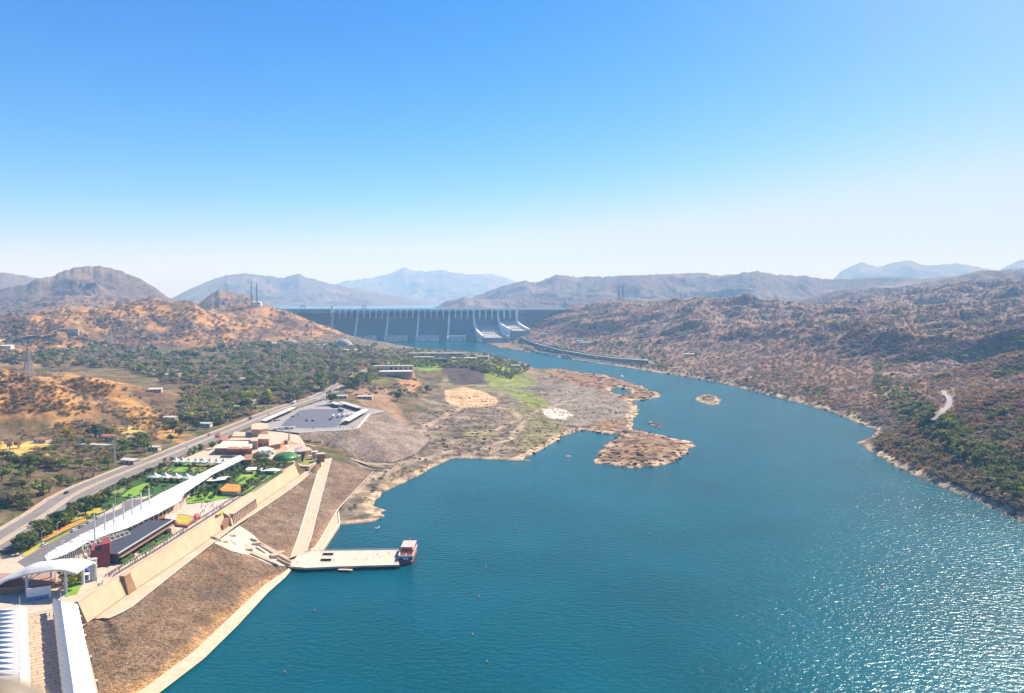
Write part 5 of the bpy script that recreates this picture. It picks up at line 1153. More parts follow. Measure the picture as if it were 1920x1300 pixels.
def person(p, top, bot, label, group, rz=None, s=1.0, up=1.0):
    key = (top, bot, random.choice((.05, .16)))
    if key not in PM: PM[key] = person_mesh(*key)
    o = bpy.data.objects.new('person', PM[key]); sc.collection.objects.link(o); o.location = p; o.rotation_euler = (0, 0, random.uniform(0, 6.28) if rz is None else rz); o.scale = (s, s, s * up); tag(o, label, 'person', group); return o
def crowd(n, fn, label, group, tops=('white','dark','red','blue','grey','pink','orange','green'), s=1.05):
    for i in range(n): person(fn(i), random.choice(tops), random.choice(('dark','grey','blue')), label, group, s=s)
RPd = resample(offs(PE, -4.2)[1:], 300)
crowd(110, lambda i: RPd[int(299 * random.random() ** 1.25)] + Vector((random.uniform(-1.2, 1.2), random.uniform(-1, 1), .08)), 'visitor standing in the queue between the two promenade railings', 'visitors queueing along the promenade', ('dark','grey','dark','red','white','blue'))
RPe = resample(offs(PE, -10)[1:], 300)
crowd(26, lambda i: RPe[random.randrange(20, 230)] + Vector((random.uniform(-2.5, 1.5), random.uniform(-2, 2), .08)), 'visitor strolling on the promenade beside the black building', 'visitors strolling on the promenade')
crowd(34, lambda i: W(random.uniform(20, 104), random.uniform(1083, 1092), 25.1), 'visitor in the crowd at the back of the arched entrance canopy', 'crowd under the arched canopy', ('white','white','dark','red','pink'), 1.15)
crowd(9, lambda i: W(random.uniform(168, 196), random.uniform(1088, 1102), 25.08), 'visitor near the red planters at the foot of the silver pylon', 'visitors near the silver pylon', ('red','orange','dark','white'))
crowd(30, lambda i: W(random.uniform(526, 566), random.uniform(826, 846), 25.1), 'visitor in the crowd around the obelisk', 'crowd around the obelisk')
crowd(22, lambda i: W(random.uniform(566, 690), random.uniform(801, 806), 26.1), 'visitor walking on the near edge of the parking lot', 'visitors at the parking lot edge', ('dark','grey','blue','red'), 1.2)
crowd(16, lambda i: W(random.uniform(372, 402), random.uniform(938, 962), 25.1), 'visitor sitting out on the plaza under the round trees', 'visitors on the plaza under the round trees')
for i, (px, py) in enumerate([(66,1168),(76,1167),(100,1160),(82,1212),(80,1222),(86,1156),(93,1157)]):
    person(W(px, py, 25.25), ['white','dark','dark','white','dark','dark','dark'][i], 'dark', ['person in white walking at the head of the bridge','person in dark clothes beside the one in white at the head of the bridge','person in shade at the edge of the right canopy','person in a white top halfway along the bridge','person in dark clothes just ahead of the one in white halfway along the bridge','left of two people standing at the end of the bridge shade','right of two people standing at the end of the bridge shade'][i], 'people walking on the bridge', s=1.15)
for i, (px, py) in enumerate([(558,1057),(626,1052),(667,1049),(688,1049),(700,1048),(708,1042),(712,1046),(729,1040)]):
    person(W(px, py, PIER_Z), random.choice(['dark','blue','grey']), 'dark', ['person by the stair foot at the shore end of the pier','person beside the dark benches on the pier','person alone in the middle of the pier','person left of the pair on the outer pier','person just left of the tall figure group on the pier','person upper one of the pair on the outer pier','person lower one of the pair on the outer pier','person nearest the ferry on the open pier deck'][i], 'people spread along the pier')
crowd(12, lambda i: W(random.uniform(741, 747), random.uniform(1036, 1056), PIER_Z), 'passenger waiting on the pier right beside the ferry', 'passengers waiting beside the ferry', ('dark','grey','white'))
for i in range(26): person(Vector((FX + random.choice((-3,-1.2,1.2,3)) + random.uniform(-.3,.3), FY + random.uniform(-8, .8), 5.0)), random.choice(('red','dark','red','orange')), 'dark', 'passenger on the open upper deck of the ferry', 'ferry passengers', s=.85)
# benches on the pier
def bench(px, py, lb):
    p = W(px, py, PIER_Z); e = empty('bench', p, lb, 'bench', 'dark benches on the pier')
    MB().box((p.x, p.y, p.z + .4), (7, 1.4, .15)).build('seat', M_dark, e); MB().box((p.x, p.y + .6, p.z + .55), (7, .12, .7)).build('backrest', M_dark, e)
    for s in (-3, 0, 3): MB().box((p.x + s, p.y, p.z), (.2, 1.2, .4)).build('leg', M_dark, e)
bench(615, 1041, 'dark bench row on the pier, upper of the two'); bench(611, 1052, 'dark bench row on the pier, lower of the two')
def lamp(p, h, label, group, arms=1, rz=0, proto=[None], nm='street_lamp'):
    e = empty(nm, p, label, 'street lamp', group, rz); MB().tube((0, 0, 0), (0, 0, h), .14, .08, n=6).build('pole', M_steel, e, local=True)
    for s in ([1] if arms == 1 else [1, -1]):
        MB().tube((0, 0, h - .1), (1.8 * s, 0, h + .3), .07, n=5).build('arm', M_steel, e, local=True); MB().box((2.2 * s, 0, h + .2), (.9, .35, .16)).build('lamp_head', M_white, e, local=True)
    return e
md = resample(offs(ROAD_E, 12.5), 60)
L0 = None
for i in range(1, 26):
    p = md[i * 2]; d = md[i * 2 + 1] - p; rz = math.atan2(d.y, d.x) + math.pi / 2
    if L0 is None: L0 = lamp(p, 9, 'pale double-armed lamp post on the highway median', 'lamp posts on the highway median', 2, rz)
    else: e = copy_tree(L0); place(e, p + Vector((0, 0, .2)), rz)
L1 = None
for i, (px, py, lb) in enumerate([(79,1028,'lamp post on the service road verge by the orange flowers, nearest the viewpoint'),(108,1010,'lamp post on the service road verge, second from the viewpoint'),(146,992,'lamp post beside the row of cars on the service road'),(217,950,'lamp post at the loop of the service road'),(116,1048,'lamp post at the near end of the canopy walkway')]):
    if L1 is None: e = L1 = lamp(W(px, py, 25), 9.5, lb, 'lamp posts along the service road')
    else: e = copy_tree(L1)
    place(e, W(px, py, 25), sr, 1.0, lb)
e = empty('flagpole', W(582, 1036, 2.5), 'slim dark pole standing on the quay at the root of the pier', 'pole'); p = W(582, 1036, 2.5); MB().tube(p, p + Vector((0, 0, 8)), .14, .08, n=6).build('shaft', M_dark, e); MB().lathe((p.x, p.y, 10.5), [(.25, 0), (.25, .3), (.02, .45)], 8).build('finial', M_steel, e)
# ---- lattice pylons and masts
def lattice(name, p, h, w, label, cat, m, arms=True, group=None, k0=7, rad=.22):
    e = empty(name, p, label, cat, group); b = MB(); lv = []
    for i in range(k0 + 1):
        t = i / k0; s = w / 2 * (1 - .86 * t ** .8); lv.append([(p.x + a * s, p.y + c * s, p.z + h * t) for a, c in ((-1,-1),(1,-1),(1,1),(-1,1))])
    for i in range(k0):
        for j in range(4):
            b.tube(lv[i][j], lv[i + 1][j], rad, n=4, cap=False); b.tube(lv[i][j], lv[i + 1][(j + 1) % 4], rad * .6, n=3, cap=False); b.tube(lv[i + 1][j], lv[i][(j + 1) % 4], rad * .6, n=3, cap=False); b.tube(lv[i + 1][j], lv[i + 1][(j + 1) % 4], rad * .6, n=3, cap=False)
    b.build('lattice', m, e)
    if arms:
        for t in (.72, .84, .96):
            b = MB(); z = p.z + h * t
            for s in (-1, 1): b.tube((p.x, p.y, z + h * .02), (p.x + s * h * .17, p.y, z), rad, rad * .4, n=4); b.tube((p.x, p.y, z - h * .03), (p.x + s * h * .17, p.y, z), rad * .7, n=3)
            b.build('cross_arm', m, e)
    return e
M_lat = mat('galvanised_lattice', (.38,.37,.36), .5, vary=.1); M_latd = mat('dark_lattice', (.10,.10,.13), .6, vary=.1)
p = G(54, 712); lattice('power_pylon', p, H - (652 - HY) / FPX * p.y - p.z, 9, 'tall pale lattice pylon on the orange hill at the left edge', 'pylon', M_lat, rad=.3)
p = G(208, 645); lattice('power_pylon', p, H - (618 - HY) / FPX * p.y - p.z, 10, 'small distant lattice pylon below the reddish hill on the left', 'pylon', M_lat, rad=.4)
p = W(215, 873, 30); lattice('radio_mast', p, 24, 1.6, 'slender lattice mast rising beside the highway among green trees', 'mast', M_lat, False, k0=14, rad=.12)
p = G(34, 840); lattice('radio_mast', p, 14, 1.2, 'thin mast above the yellow field at the left edge', 'mast', M_lat, False, k0=9, rad=.12)
p = G(526, 705); e = empty('tall_pole', p, 'tall slender white pole above the wooded valley', 'pole'); MB().tube(p, (p.x, p.y, H - (650 - HY) / FPX * p.y), .55, .3, n=6).build('shaft', M_steel, e); MB().box((p.x, p.y, H - (650 - HY) / FPX * p.y), (2, 2, 1.2)).build('lamp_head', M_white, e)
for px, py0, top, lb in [(472,580,527,'left one of the twin red and white transmission masts on the hill crest'), (482,580,529,'right one of the twin transmission masts on the hill crest')]:
    p = G(px, py0 - 3) or WR(px, py0, 3050); lattice('transmission_mast', p + Vector((0,0,-2)), H - (top - HY) / FPX * p.y - p.z, 7, lb, 'mast', M_latd, False, 'twin transmission masts on the hill crest', 9, .36)
for px, top, lb in [(1160,537,'left one of two dark pylons before the far range right of the dam'), (1168,536,'right one of two dark pylons before the far range right of the dam')]:
    p = WR(px, 563, 4200); p.z = 128; lattice('power_pylon', p, H - (top - HY) / FPX * p.y - p.z, 22, lb, 'pylon', M_latd, True, 'two dark pylons before the far range', 7, .7)
def house(px, py, sx, sy, hh, label, rz=0.0, roof=None, wall=None, name='building', group=None, ground=None, win=3, gable=True):
    p = ground or G(px, py)
    if p is None: return
    z0 = min(gz(p.x + a, p.y + c) for a in (-sx/2, sx/2) for c in (-sy/2, sy/2)) - .5; e = empty(name, (p.x, p.y, p.z), label, 'building', group, rz)
    top = p.z + hh - p.z; MB().box((0, 0, z0 - p.z), (sx, sy, hh - (z0 - p.z))).build('wall', wall or M_sandl, e, local=True)
    b = MB()
    if gable: b.loft([[(x, -sy/2 - .6, hh), (x, 0, hh + sy * .16), (x, sy/2 + .6, hh), (x, 0, hh - .05)] for x in (-sx/2 - .6, sx/2 + .6)])
    else: b.box((0, 0, hh), (sx + 1.2, sy + 1.2, .5))
    b.build('roof', roof or M_roofw, e, local=True)
    if win:
        for k in range(win): MB().box((-sx/2 + sx * (k + .5) / win, -sy/2 - .03, hh * .35), (sx / win * .5, .1, hh * .35)).build('window', M_glass, e, local=True)
    return e
# antenna station, domes, valley buildings
house(481, 573, 46, 20, 16, 'small white station building at the foot of the twin masts', 0, M_white, M_white)
def rdome(px, py, rx, ry, hh, label):
    p = G(px, py); e = empty('storage_dome', p, label, 'dome'); MB().lathe((p.x, p.y, p.z - 4), [(1, 0), (1, 4), (.97, hh * .3), (.86, hh * .55), (.66, hh * .78), (.4, hh * .93), (.15, hh * 1.0), (.01, hh * 1.02)], 28, rx, ry).build('dome_shell', mat('grey_shell', (.36,.33,.28), .8, vary=.2, scale=.05), e, smooth_=True); MB().lathe((p.x, p.y, p.z - 4), [(1.03, 0), (1.03, 5.5), (1.0, 5.6)], 28, rx, ry).build('base_ring', M_conc, e)
rdome(645, 654, 30, 24, 33, 'large grey oval dome at the foot of the hillside before the dam'); rdome(548, 645, 22, 18, 16, 'smaller grey dome left of the large one in the valley')
VB = [(300,700,30,9,5,'long white-roofed shed, left one in the wooded valley'),(322,707,30,9,5,'second long white-roofed shed just below the first one in the valley'),(292,735,16,10,4,'small white roof at the foot of the bare orange hill'),(440,665,22,9,5,'white building under trees in the upper valley'),(470,758,16,12,5,'white-roofed house beside the yellow-green tree'),(432,759,14,8,5,'white roof among dark trees above the highway'),(415,770,22,8,4,'long pale roof above the parked cars'),(405,792,26,8,4,'flat white roadside shed beside the highway'),(382,800,18,7,4,'grey roadside shed left of the flat white one'),(440,768,10,7,4,'tiny hut between highway and valley trees'),(370,765,9,7,4,'small white hut on the valley floor left of the cluster'),(355,772,9,7,4,'tiny white hut at the foot of the orange slope'),
 (520,722,26,12,6,'pinkish building in the middle of the wooded valley'),(553,722,22,10,5,'pale house right of the pinkish valley building'),(565,716,16,8,5,'small pale house farther back in the valley'),(575,727,30,10,5,'low grey-roofed hall near the highway bend'),(590,700,20,10,6,'light building by the tall trees behind the lot'),(608,690,16,10,6,'cream building right of the light one behind the lot'),(500,690,18,9,5,'pale roof in the centre of the valley woods'),(620,656,60,14,7,'long white roof below the large grey dome'),(655,661,46,16,7,'broad white roof right below the large grey dome'),(505,649,40,14,8,'long greenish-white roof at the upper end of the valley'),(600,652,40,14,7,'white roof left of the long one below the dome'),(690,652,18,10,7,'small house under the hill end near the river'),
 (685,748,22,9,4,'long white hut on the slope above the parking lot'),(640,747,18,7,4,'small dark-roofed hut beside the dark tree'),(205,826,14,9,5,'red and white kiosk building beside the slender lattice mast'),(180,838,40,5,2.5,'long white wall-like shed left of the mast'),(80,830,13,8,4,'dark red hut beyond the yellow field'),(245,870,14,8,4,'white shed beside the highway among green trees'),(290,845,10,6,4,'small roadside stall with white roof near the highway'),(255,826,14,8,4,'pale hut at the foot of the yellow clearing'),(320,790,14,8,5,'white house in the dark trees below the orange hill'),(350,783,12,8,5,'second white house right of the one under the orange hill'),(460,715,16,9,5,'grey house between purple bare trees'),(376,740,20,9,4,'ochre-roofed house in the middle valley')]
for i, (px, py, sx, sy, hh, lb) in enumerate(VB): house(px, py, sx, sy, hh, lb, random.uniform(-.3, .3), wall=random.choice([M_sandl, M_roofw, M_conc]), roof=M_rust if 'kiosk building' in lb or 'dark red' in lb else None)
house(128, 619, 56, 8, 2.5, 'long pale flat building at the foot of the far left hills', .1, M_roofw, M_conc, gable=False, win=8); house(14, 652, 24, 14, 4.5, 'building with white arched roofs at the left edge', .0, M_white, M_white)
# embankment buildings on the garden peninsula
PB = [(820,668,150,16,8,'very long low pale building on the garden peninsula facing the dam',0),(795,675,48,14,7,'white flat-roofed hall in front of the long peninsula building',0),(775,679,66,10,4,'long thin white roof beside the bright green lawn',0),(826,680,30,16,8,'dark navy box building on the peninsula lawn',1),(870,676,60,18,6,'pink-roofed terrace building right of the navy box',0),(965,690,26,12,6,'small cream house on the green terraces of the peninsula',0),(905,673,30,12,6,'pale house at the back of the peninsula garden',0)]
for px, py, sx, sy, hh, lb, k in PB: house(px, py, sx, sy, hh, lb, 0, roof=M_cb if k else M_roofw, wall=M_black if k else M_sandl, gable=False, win=6)
e = house(742, 705, 62, 26, 9, 'pale cliff-top building with a row of dark columns above the brown slope', .1, M_roofw, M_sandl, gable=False, win=0); 
for k in range(9): MB().box((2 + k * 3.6, -13.6, 0), (1.1, .8, 8.6)).build('column', M_brown, e, local=True)
house(738, 696, 80, 12, 11, 'long white wing at the back of the cliff-top building', .1, M_roofw, M_roofw, gable=False, win=8)
for px, py, sx, hh, lb in [(1098,648,40,10,'white building on the far bank above the stone embankment'),(1088,644,24,8,'smaller white block left of the far bank building'),(1205,682,36,5,'low pale pump house at the end of the far bank embankment'),(1295,668,26,6,'tiny white house in the bushes on the far bank'),(1020,630,30,9,'pale hut high on the far bank near the dam')]: house(px, py, sx, 14, hh, lb, 0, M_white, M_roofw, gable=False)
# far bank stone embankment with terraces
EB = [(975,636),(990,645),(1010,652),(1050,663),(1100,672),(1150,679),(1215,684)]
def walls(name, pts, z, th, hh, m, label, cat='wall', group=None, lift=0):
    P = resample([G(a, b) or W(a, b, z) for a, b in pts], 40); e = empty(name, P[0], label, cat, group); b = MB()
    b.loft([[(p.x, p.y - th, p.z - 4), (p.x, p.y + th, p.z - 4), (p.x, p.y + th * .6, p.z + hh), (p.x, p.y - th * .6, p.z + hh)] for p in P]); b.build('wall_body', m, e); b = MB(); b.loft([[(p.x, p.y - th * .7, p.z + hh), (p.x, p.y + th * .7, p.z + hh), (p.x, p.y + th * .7, p.z + hh + .7), (p.x, p.y - th * .7, p.z + hh + .7)] for p in P]); b.build('coping', M_daml, e)
M_far = mat('far_stone', (.22,.20,.20), .95, vary=.2, scale=.05)
walls('embankment_wall', EB, 8, 7, 11, M_far, 'long dark stone embankment wall with pale coping along the far bank', group=None)
walls('terrace_wall', [(1010,642),(1050,654),(1100,665),(1160,673),(1205,677)], 15, 3, 5, M_far, 'pale-topped terrace wall just above the far bank embankment')
walls('terrace_wall', [(985,652),(1010,662),(1060,668),(1110,677),(1170,684)], 3, 2.5, 3, M_daml, 'low light wall at the water side of the far bank embankment')
walls('terrace_wall', [(990,636),(1000,641),(1020,646),(1060,656)], 20, 3, 4, M_daml, 'curved pale road wall climbing behind the far bank embankment')
# ---- viewing gallery post, out of focus and close by
e = empty('viewing_post', (-.9, 1, H - 1.5), 'blurred grey-beige rounded post end close to the viewpoint in the lower left corner', 'post')
d = ray(-18, 1376); pp = Vector((d[0], d[1], d[2])) * .62 + Vector((0, 0, H))
r_ = .0465; MB().lathe((pp.x, pp.y, pp.z), [(r_, -1.3), (r_, -.02), (r_ * .98, .0), (r_ * .93, r_ * .3), (r_ * .8, r_ * .55), (r_ * .6, r_ * .76), (r_ * .3, r_ * .93), (.001, r_)], 32).build('post_body', mat('beige_grey_metal', (.20,.165,.12), .5, vary=.03), e, smooth_=True)
MB().lathe((pp.x, pp.y, pp.z - .5), [(r_ * 1.1, 0), (r_ * 1.15, .02), (r_ * 1.1, .04)], 32).build('post_collar', M_dark, e, smooth_=True)

# ================================================================== THE DAM
def dam():
    dm = empty('dam', (-370, 3240, 0), 'huge concrete gravity dam with thirty spillway gates closing the river valley', 'dam')
    Y0 = 3240.0; xp = lambda px, y=Y0: (px - 960) / FPX * y
    XL, XR = xp(627), xp(968); crest = 138.0
    def sec(x, toe=0.0, top=crest, dd=.78):
        zb = 116; return [(x, Y0 + 14, -10), (x, Y0 + 14, top), (x, Y0 - 4, top), (x, Y0 - 4, zb), (x, Y0 - 4 - (zb - toe) * dd, toe - 0), (x, Y0 - 4 - (zb - toe) * dd, -10)]
    def seg(x0, x1, nm, m, top=crest, toe=0): 
        b = MB(); b.loft([sec(x1, toe, top), sec(x0, toe, top)]); return b.build(nm, m, dm)
    seg(xp(490), XL - 4, 'left_wall', M_dam); seg(XR + 4, xp(1075), 'right_wall', M_dam, 136.5)
    b = MB(); XSEC = lambda x: [(x, Y0 + 14, -10), (x, Y0 + 14, 112), (x, Y0 + 6, 121), (x, Y0 - 2, 119), (x, Y0 - 8, 112), (x, Y0 - 88, 8), (x, Y0 - 96, 3), (x, Y0 - 110, 2), (x, Y0 - 110, -10)]
    b.loft([XSEC(XR + 4), XSEC(XL - 4)]); b.build('spillway_face', mat('shaded_stained_spillway', (.145,.15,.16), .9, vary=.3, scale=.012), dm)  # mottled stains over a colour darkened for the shaded bays
    n = 30; st = (XR - XL) / n; div = {0: 1, 4: 1, 9: 1, 14: 1, 19: 1, 23: 1, 27: 1, 30: 1}
    dk_ = MB(); dk_.box(((XL + XR) / 2, Y0 - 2, crest - 3), (XR - XL + 8, 12, 4)); dk_.build('road_bridge', M_daml, dm)
    b = MB(); b.box(((xp(490) + xp(1075)) / 2, Y0 + 13, crest + 1), (xp(1075) - xp(490), .8, 1.6)); b.box(((xp(490) + xp(1075)) / 2, Y0 - 8, crest + 1), (xp(1075) - xp(490), .8, 1.6)); b.each('parapet', M_daml, dm)
    for i in range(n):
        x = XL + st * (i + .5); gb = MB(); prev = None
        gb.loft([[(x + s * (st / 2 - 2.5), Y0 - 1 - 3 * math.sin(t * math.pi), 119 + 15 * t) for s in (-1, 1)] + [(x + s * (st / 2 - 2.5), Y0 + .4 - 3 * math.sin(t * math.pi), 119 + 15 * t) for s in (1, -1)] for t in (0, .25, .5, .75, 1)]); gb.build('gate', mat('gate_blue', (.12,.17,.24), .5), dm)
    for i in range(n + 1):
        x = XL + st * i; big = i in div; pb_ = MB(); w = 8 if big else 6.6
        out = 20 if not big else 16
        pb_.loft([[(x - w/2, Y0 + 14, z), (x + w/2, Y0 + 14, z), (x + w/2, Y0 - yy, z), (x, Y0 - yy - 1.5, z), (x - w/2, Y0 - yy, z)] for z, yy in ((98, 20), (108, 17), (118, 14), (128, 10), (134, 10))]); pb_.build('pier', M_daml, dm)
        MB().box((x, Y0 - 6, crest + 1), (3, 3, 5)).build('hoist_post', M_daml, dm)
    def divider(x, drift, ext, zend):
        b = MB(); rings = []
        prof = [(0, 112), (-10, 106), (-30, 80), (-52, 50), (-72, 24), (-86, 10), (-104, 6)] if not ext else None
        pts = prof or ext
        for (yy, z) in pts:
            xo = x + drift * max(0, -yy - 20); zz = z + (15 if not ext else 9); rings.append([(xo - 4, Y0 + yy, -6), (xo + 4, Y0 + yy, -6), (xo + 4, Y0 + yy, zz), (xo - 4, Y0 + yy, zz)])
        b.loft(rings); b.build('divider_wall', mat('lit_divider_concrete', (.82,.80,.76), .85, vary=.08, scale=.03), dm)  # near-white colour strengthens the sunlit look of these walls
    for i in (0, 4, 9, 14, 19): divider(XL + st * i, 0, None, 0)
    # upper stilling shelves in the deep bays
    for a_, c_ in ((4, 9), (9, 14), (14, 19), (19, 23)):
        x0, x1 = XL + st * a_ + 7, XL + st * (a_ + (c_ - a_) * .72); b = MB(); b.box(((x0 + x1) / 2, Y0 - 98, -5), (x1 - x0, 10, 33)); b.build('stilling_block', mat('lime_streaked_concrete', (.55,.52,.48), .9, vary=.35, scale=.05), dm)
        for k in range(7): x = x0 + (x1 - x0) * (k + .5) / 7; MB().box((x, Y0 - 104, 1), (2.6, 3, 24 - (k % 3) * 3)).build('baffle', mat('lit_divider_concrete'), dm)
    # two high chutes on the right, thrown forward and to the right
    CH = [(23, 27, [(0, 112), (-10, 106), (-34, 76), (-52, 58), (-70, 46), (-100, 36), (-150, 26), (-172, 22)], .30), (27, 30, [(0, 112), (-10, 106), (-24, 90), (-38, 76), (-56, 68), (-90, 60), (-130, 52), (-150, 50)], .42)]
    for a_, c_, pf, dr in CH:
        x0, x1 = XL + st * a_, XL + st * c_; b = MB()
        b.loft([[(x0 + dr * max(0, -y - 20), Y0 + y, -8), (x1 + dr * max(0, -y - 20), Y0 + y, -8), (x1 + dr * max(0, -y - 20), Y0 + y, z), (x0 + dr * max(0, -y - 20), Y0 + y, z)] for y, z in pf]); b.build('chute', mat('chute_concrete', (.33,.32,.31), .9, vary=.15, scale=.03), dm)
        for x in (x0, x1): divider(x, dr, pf, 0)
        ye = Y0 + pf[-1][0]; xo = dr * max(0, -pf[-1][0] - 20)
        for k in range(7): MB().box((x0 + (x1 - x0) * (k + .5) / 7 + dr * 70, Y0 - 92, pf[4][1] - 4), (3, 8, 9)).build('baffle', mat('lit_divider_concrete'), dm)
        for k in range(3): MB().box(((x0 + x1) / 2 + xo + 8, ye - 4 - k * 5, -6), ((x1 - x0) * (1 + .1 * k), 9, (pf[-1][1] + 2) * (.75 - k * .22))).build('apron_step', mat('chute_concrete'), dm)
    x = xp(624); MB().box((x, Y0 - 2, -2), (10, 22, crest + 12)).build('end_tower', M_daml, dm); MB().box((x, Y0 - 2, crest + 10), (13, 15, 3)).build('tower_cap', M_dam, dm)
    x = xp(969); MB().box((x, Y0 - 4, 60), (12, 24, crest - 56)).build('end_tower', M_daml, dm)
    MB().box((xp(975), Y0 - 90, -5), (60, 40, 48)).build('power_house', M_dam, dm); MB().box((xp(975), Y0 - 90, 43), (66, 46, 3)).build('power_house_roof', M_daml, dm)
    for px in (568, 683):
        x = xp(px); g_ = empty('gantry_crane', (x, Y0, crest), 'small gantry crane on the dam crest, ' + ('left of the spillway' if px == 568 else 'above the spillway gates'), 'crane', 'gantry cranes on the dam crest')
        b = MB()
        for s in (-7, 7): b.box((x + s, Y0, crest), (2, 6, 14))
        b.each('portal_leg', M_latd, g_); MB().box((x, Y0, crest + 13), (18, 7, 3)).build('girder', M_latd, g_)
dam()
# ================================================================== TREES
def leaf_mat(name, rough=.9, trans=.0, vary=.35):
    m = mat(name, attr=True, rough=rough, vary=vary, scale=.8, spec=.15); n, l = m.node_tree.nodes, m.node_tree.links; b = n['Principled BSDF']; tr = n.new('ShaderNodeBsdfTranslucent'); mx = n.new('ShaderNodeMixShader'); mx.inputs[0].default_value = .38
    l.new(b.inputs['Base Color'].links[0].from_socket, tr.inputs['Color']); l.new(b.outputs[0], mx.inputs[1]); l.new(tr.outputs[0], mx.inputs[2]); l.new(mx.outputs[0], n['Material Output'].inputs[0]); return m
M_leaf = leaf_mat('foliage'); M_scrub = leaf_mat('scrub_foliage')
def crown(nq, rx, rz, lobes, qs, seed, flat_=.75, up=.35, zc=.62, bare=0.0):
    """quads spread on the surfaces of several lobes; returns verts (n,4,3) and tone per quad, unit crown of height ~1"""
    g = np.random.default_rng(seed); C = []; 
    for i in range(lobes):
        a = g.random() * 6.283; r_ = g.random() ** .5 * rx * .62; C.append((math.cos(a) * r_, math.sin(a) * r_, zc + (g.random() - .45) * rz * .9, g.uniform(.38, .62)))
    C = np.array(C); k = g.integers(0, lobes, nq); d = g.normal(size=(nq, 3)); d[:, 2] = np.abs(d[:, 2]) * 1.1 - .45; d /= np.linalg.norm(d, axis=1)[:, None]
    sz = C[k, 3][:, None] * np.array([rx, rx, rz * flat_]); P = C[k, :3] + d * sz * g.uniform(.78, 1.08, (nq, 1))
    nrm = d + g.normal(size=(nq, 3)) * .45; nrm[:, 2] += up; nrm /= np.linalg.norm(nrm, axis=1)[:, None]
    t = np.cross(nrm, g.normal(size=(nq, 3))); t /= np.linalg.norm(t, axis=1)[:, None]; b = np.cross(nrm, t); s = qs * g.uniform(.6, 1.35, (nq, 1))
    s2 = s * g.uniform(.55, 1.0, (nq, 1)); Q = np.stack([P - t * s - b * s2 * .6, P + t * s * .7 - b * s2, P + t * s + b * s2 * .7, P - t * s * .6 + b * s2], 1)
    tone = g.uniform(.72, 1.3, nq) * g.uniform(.8, 1.2, lobes)[k]; return Q, tone
def branches(seed, h=1.0, n=5, spread=.4):
    g = random.Random(seed); b = MB(); b.tube((0, 0, -.05), (.02, .01, h * .38), .045, .03, n=6); 
    for i in range(n):
        a = 6.283 * i / n + g.random(); b.tube((.02, .01, h * (.28 + .02 * i)), (math.cos(a) * spread, math.sin(a) * spread, h * g.uniform(.6, .85)), .024, .008, n=4)
    return b
TREE_P = {}
def tree_proto(kind):
    """kind: (form, colour name); returns list of (trunk mesh, crown mesh) variants"""
    if kind in TREE_P: return TREE_P[kind]
    form, col = kind; out = []
    for v in range(4):
        sd_ = abs(hash_(form + col)) % 9999 + v * 13
        if form == 'broad': Q, t = crown(330, .52, .42, 9, .062, sd_)
        elif form == 'round': Q, t = crown(300, .42, .44, 5, .055, sd_, flat_=1.0, zc=.6)
        elif form == 'tall': Q, t = crown(300, .30, .55, 9, .055, sd_, flat_=.9, zc=.58)
        elif form == 'bare': Q, t = crown(170, .48, .42, 11, .040, sd_)
        elif form == 'bush': Q, t = crown(200, .62, .42, 6, .075, sd_, zc=.38)
        base = np.array(COLS[col]); cc = np.repeat(np.clip(base[None, :] * t[:, None] * (1 + rng.uniform(-.12, .12, (len(t), 3))), 0, 1), 4, 0)
        n_ = len(Q); o = mesh_np('crown', Q.reshape(-1, 3), np.arange(n_ * 4).reshape(-1, 4), M_leaf, cols=cc); me = o.data; bpy.data.objects.remove(o)
        br = branches(sd_, 1.0, 7 if form == 'bare' else 5, .36 if form != 'tall' else .2); tm = bpy.data.meshes.new('trunk'); tm.from_pydata(br.v, [], br.f); tm.materials.append(M_bark); out.append((tm, me, Q, cc))
    TREE_P[kind] = out; return out
def hash_(s):
    h_ = 7
    for ch in s: h_ = (h_ * 31 + ord(ch)) % 1000003
    return h_
COLS = dict(green=(.155,.185,.045), dark=(.075,.11,.035), lime=(.36,.36,.03), olive=(.27,.23,.10), rust=(.40,.235,.13), brown=(.33,.24,.17), grey=(.34,.28,.245), yellow=(.42,.33,.03), mid=(.23,.255,.06), orange=(.42,.15,.03))
NT = [0]
def tree(p, h, form, col, label, group=None, name='tree', sx=1.0):
    tm, cm, _, _ = tree_proto((form, col))[NT[0] % 4]; NT[0] += 1
    e = bpy.data.objects.new(name, None); sc.collection.objects.link(e); e.empty_display_size = .5; e.location = p; e.rotation_euler = (0, 0, random.uniform(0, 6.28)); e.scale = (h * sx, h * sx, h); tag(e, label, 'tree' if name != 'shrub' else 'shrub', group)
    for nm, me in (('trunk', tm), ('crown', cm)):
        o = bpy.data.objects.new(nm, me); sc.collection.objects.link(o); o.parent = e
    return e
def scatter(poly, n, zt=None):
    xs = [p[0] for p in poly]; ys = [p[1] for p in poly]; out = []
    while len(out) < n:
        x, y = random.uniform(min(xs), max(xs)), random.uniform(min(ys), max(ys))
        if inpoly(np.array([x]), np.array([y]), poly)[0]:
            g_ = G(x, y) if zt is None else W(x, y, zt)
            if g_ is not None and (zt is not None or gds(g_.x, g_.y) > 2): out.append(g_)
    return out
RDE = [tuple(p)[:2] for p in offs(ROAD_E, -2)] + [tuple(p)[:2] for p in offs(ROAD_E, 26.8)][::-1]
LOTW = [(p.x, p.y) for p in LOT]; CPX = [(p.x, p.y) for p in wp(COMPLEX, 25)]
def clear(p): a, b = np.array([p.x]), np.array([p.y]); return not (inpoly(a, b, RDE)[0] or inpoly(a, b, LOTW)[0])
